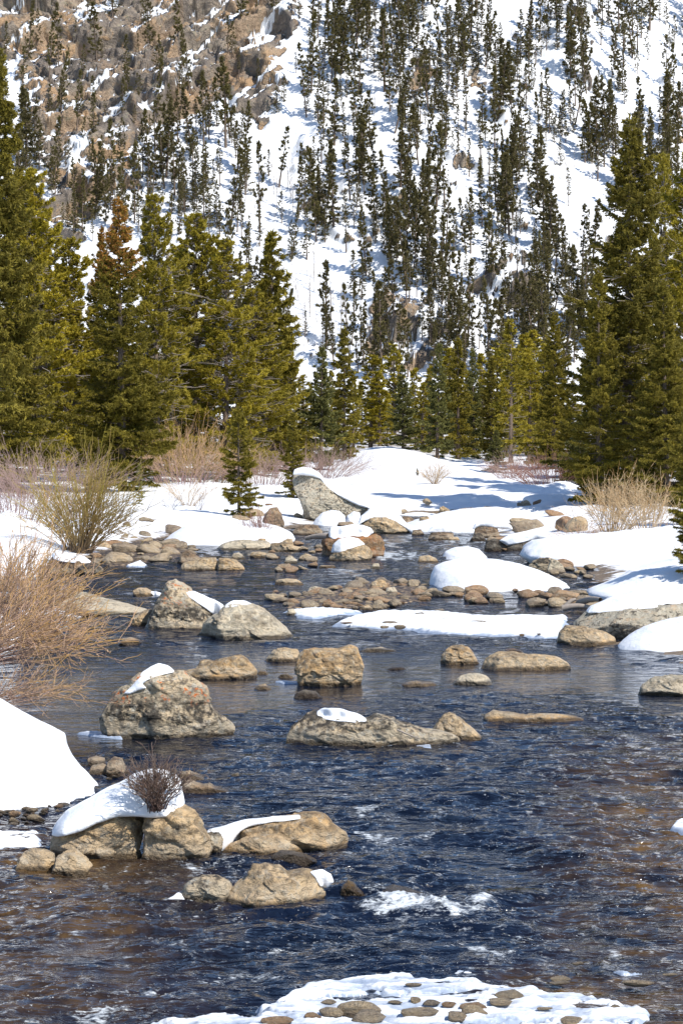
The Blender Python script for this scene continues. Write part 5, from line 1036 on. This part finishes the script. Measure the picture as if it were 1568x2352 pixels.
# near left willow: stems rooted on the bank beyond the left edge, fanning out over the water
for i, (u, v, yy, h, ln, n, sd, zz) in enumerate([(-90, 1600, 46, 1.7, (1.0, -.15), 40, 1, .9), (-60, 1500, 50, 1.9, (.55, -.1), 36, 2, .8), (-120, 1560, 48, 2.1, (1.05, .05), 38, 3, .8)]):
    X, Y, Z = wpt(u, v, yy)
    shrub('willow_shrub', ['orange and mauve willow at the left edge, its lowest twigs fanning over the water', 'upright part of the orange and mauve willow thicket at the left edge', 'longest arching willow stems reaching farthest right over the water'][i], (float(X), float(Y), zz), h, .9, n, T_ORA, sd, lean=ln, rad=.0115, sub=4, sub2=2, arch=-.1, up=(.55, .95, .62)[i], subl=.34)
X, Y, Z = wpt(-70, 1650, 41); shrub('willow_shrub', 'lowest thin willow twigs drooping over the near left snow bank', (float(X), float(Y), .75), 1.5, .7, 22, T_ORA, 5, lean=(.85, -.1), rad=.008, sub=4, sub2=2, arch=-.1, up=.32, subl=.34)
X, Y, Z = wpt(30, 1400, 62); shrub('willow_shrub', 'tangle of orange twigs behind the left willow, in front of the snow lens boulder', (float(X), float(Y), .3), 1.9, 1.6, 60, T_ORA, 8, lean=(.1, 0), rad=.014, sub=4, sub2=2, arch=.2)
shrub('willow_shrub', 'big vase shaped olive willow bush on its dark root mat at the left shore', sg(182, 1212, 100), 3.2, 2.0, 120, T_OLI, 11, rad=.018, sub=4, sub2=1, arch=.3, bw=.22, lean=(.05, 0))
shrub('willow_shrub', 'mauve brush thicket under the dark spruce at the left edge', sg(30, 1180, 112), 2.4, 2.6, 150, T_PNK, 12, rad=.012, sub=4, sub2=1, arch=.2, bw=.7)
shrub('willow_shrub', 'mauve brush behind the mauve thicket near the left edge', sg(80, 1130, 135), 2.4, 3.0, 130, T_PNK, 13, rad=.014, sub=4, sub2=1, arch=.2, bw=.8)
shrub('willow_shrub', 'tall orange willow thicket before the left tree wall', sg(420, 1098, 158), 3.0, 2.4, 100, T_ORA, 14, rad=.014, sub=4, sub2=1, arch=.15, bw=.8)
shrub('willow_shrub', 'orange willow brush right of the tall orange thicket', sg(480, 1090, 165), 2.6, 2.4, 120, T_OLI, 15, rad=.016, sub=4, sub2=1, arch=.15, bw=.8)
shrub('willow_shrub', 'wispy tan stems on open snow before the tall orange thicket', sg(432, 1160, 132), 1.8, 1.4, 26, T_TAN, 16, rad=.011, sub=3, sub2=1, arch=.3)
shrub('willow_shrub', 'pinkish brush right of the young spruce, behind the reddish boulder', sg(605, 1100, 160), 2.0, 2.2, 110, T_PNK, 17, rad=.013, sub=4, sub2=1, arch=.2, bw=.8)
shrub('willow_shrub', 'rusty bare shrub at the right foot of the young spruce', sg(592, 1218, 112), 1.5, .8, 40, T_RED, 18, rad=.010, sub=4, sub2=2, arch=.3)
shrub('willow_shrub', 'pinkish brown brush behind the bear head boulder', sg(735, 1088, 175), 1.9, 2.2, 120, T_PNK, 19, rad=.013, sub=4, sub2=1, arch=.2, bw=.8)
shrub('willow_shrub', 'small round bare bush alone on the clearing snow', sg(998, 1150, 158), 1.35, 1.0, 46, T_TAN, 20, rad=.010, sub=4, sub2=1, arch=.3)
shrub('willow_shrub', 'reddish brush thicket left of the great right spruces', sg(1262, 1118, 160), 1.7, 2.0, 150, T_RED, 21, rad=.012, sub=4, sub2=1, arch=.15, bw=.8)
shrub('willow_shrub', 'grey brush beside the small blue green spruce', sg(1178, 1112, 175), 1.5, 1.5, 70, T_PNK, 22, rad=.012, sub=4, sub2=1, arch=.2, bw=.7)
shrub('willow_shrub', 'tall tan and orange bare bush on the right snow bank, its left half', sg(1408, 1232, 108), 2.0, 1.5, 66, T_TAN, 23, rad=.014, sub=4, sub2=2, arch=.2, lean=(.1, 0), bw=.4)
shrub('willow_shrub', 'tall tan and orange bare bush on the right snow bank, its right half', sg(1490, 1225, 106), 2.1, 1.2, 50, T_TAN, 24, rad=.014, sub=4, sub2=2, arch=.2, bw=.5)
shrub('willow_shrub', 'low orange twigs spreading leftwards on the right snow bank', sg(1330, 1228, 106), .8, 1.4, 40, T_ORA, 25, rad=.008, sub=4, sub2=1, arch=.2)
X, Y, Z = wpt(358, 1862, ob_info['boulder'][0] - .45); shrub('twig_shrub', 'small dark bare shrub growing in the crack of the split boulder', (float(X), float(Y), float(Z)), .60, .40, 60, T_DRK, 26, rad=.007, sub=5, sub2=2, arch=.25, subl=.3)
for i in range(9):
    u, v = [(30, 1780), (70, 1765), (120, 1790), (10, 1740), (60, 1830), (150, 1770), (460, 1135), (395, 1150), (1560, 1300)][i]
    if i < 6: X, Y, Z = wpt(u, v, 31.2); loc = (float(X), float(Y), float(Z) - .12); hh = .35; rad = .003
    else: loc = sg(u, v, (131, 128, 88)[i - 6]); hh = 1.0; rad = .007
    if i < 6:
        continue
    shrub('twig_shrub', ['', '', '', '', '', '', 'sparse twigs on the snow left of the young spruce', 'few thin stems on the snow below the orange thicket', 'thin twigs beside the golden green spruce at the right edge'][i], loc, hh, hh * .6, 10, T_DRK, 40 + i, rad=rad, sub=3, sub2=1, arch=.2)

# low snow humps and half buried stones over the far shores
hmr = np.random.RandomState(77)
for i, (u, v, w, h) in enumerate([(860, 1120, 60, 22), (930, 1135, 80, 24), (1010, 1170, 90, 26), (1090, 1150, 80, 24), (1150, 1165, 70, 26), (1220, 1180, 80, 26), (1075, 1195, 60, 22), (1180, 1130, 90, 26), (960, 1190, 60, 20), (880, 1160, 50, 16), (1270, 1150, 70, 24), (420, 1175, 110, 22), (300, 1190, 110, 22), (360, 1215, 80, 18), (640, 1175, 60, 22), (250, 1170, 90, 20)]):
    y = at(u, v)[1]; z0_ = at(u, v)[2]; q = np.linspace(0, np.pi, 9); P = [(u - w * math.cos(t), v - .6 * h * math.sin(t) ** .8 * (1 + .15 * hmr.rand())) for t in q]
    boulder('snow_mound', P, v, SNOW, 'low soft snow hump among the half buried stones of the far shores', dp=w * 1.1 * y / F, y=y - .8, group='low snow humps of the far shores', cat='snow mound', facets=0, rough=.05, p=2.0, cz=.12, rings=34, segs=90)
def scatter(poly, n, smin, smax, label, group):
    P = np.array(poly); made = 0
    for _ in range(n * 40):
        if made >= n: break
        u = crs.uniform(P[:, 0].min(), P[:, 0].max()); v = crs.uniform(P[:, 1].min(), P[:, 1].max())
        if sdist(np.array([u]), np.array([v]), poly)[0] < 0: continue
        x, y, z = at(u, v); s = smin + (smax - smin) * crs.rand() ** 2
        o = link('half_buried_stone', protos[crs.randint(8)]); o.location = (x, y, z + s * .08); o.rotation_euler = (crs.uniform(-.3, .3), crs.uniform(-.3, .3), crs.uniform(0, 6.28)); o.scale = (s * crs.uniform(.9, 1.6), s, s * crs.uniform(.7, 1.2))
        tag(o, label, 'stone', group); made += 1
scatter([(840, 1150), (1330, 1150), (1330, 1225), (840, 1215)], 34, .4, 1.3, 'tan stone half buried in the snow of the far right shore', 'half buried stones of the far right shore')
scatter([(100, 1215), (680, 1150), (700, 1215), (400, 1245), (250, 1250)], 14, .4, 1.0, 'brown stone at the snow edge of the left shore', 'stones at the left snow edge')
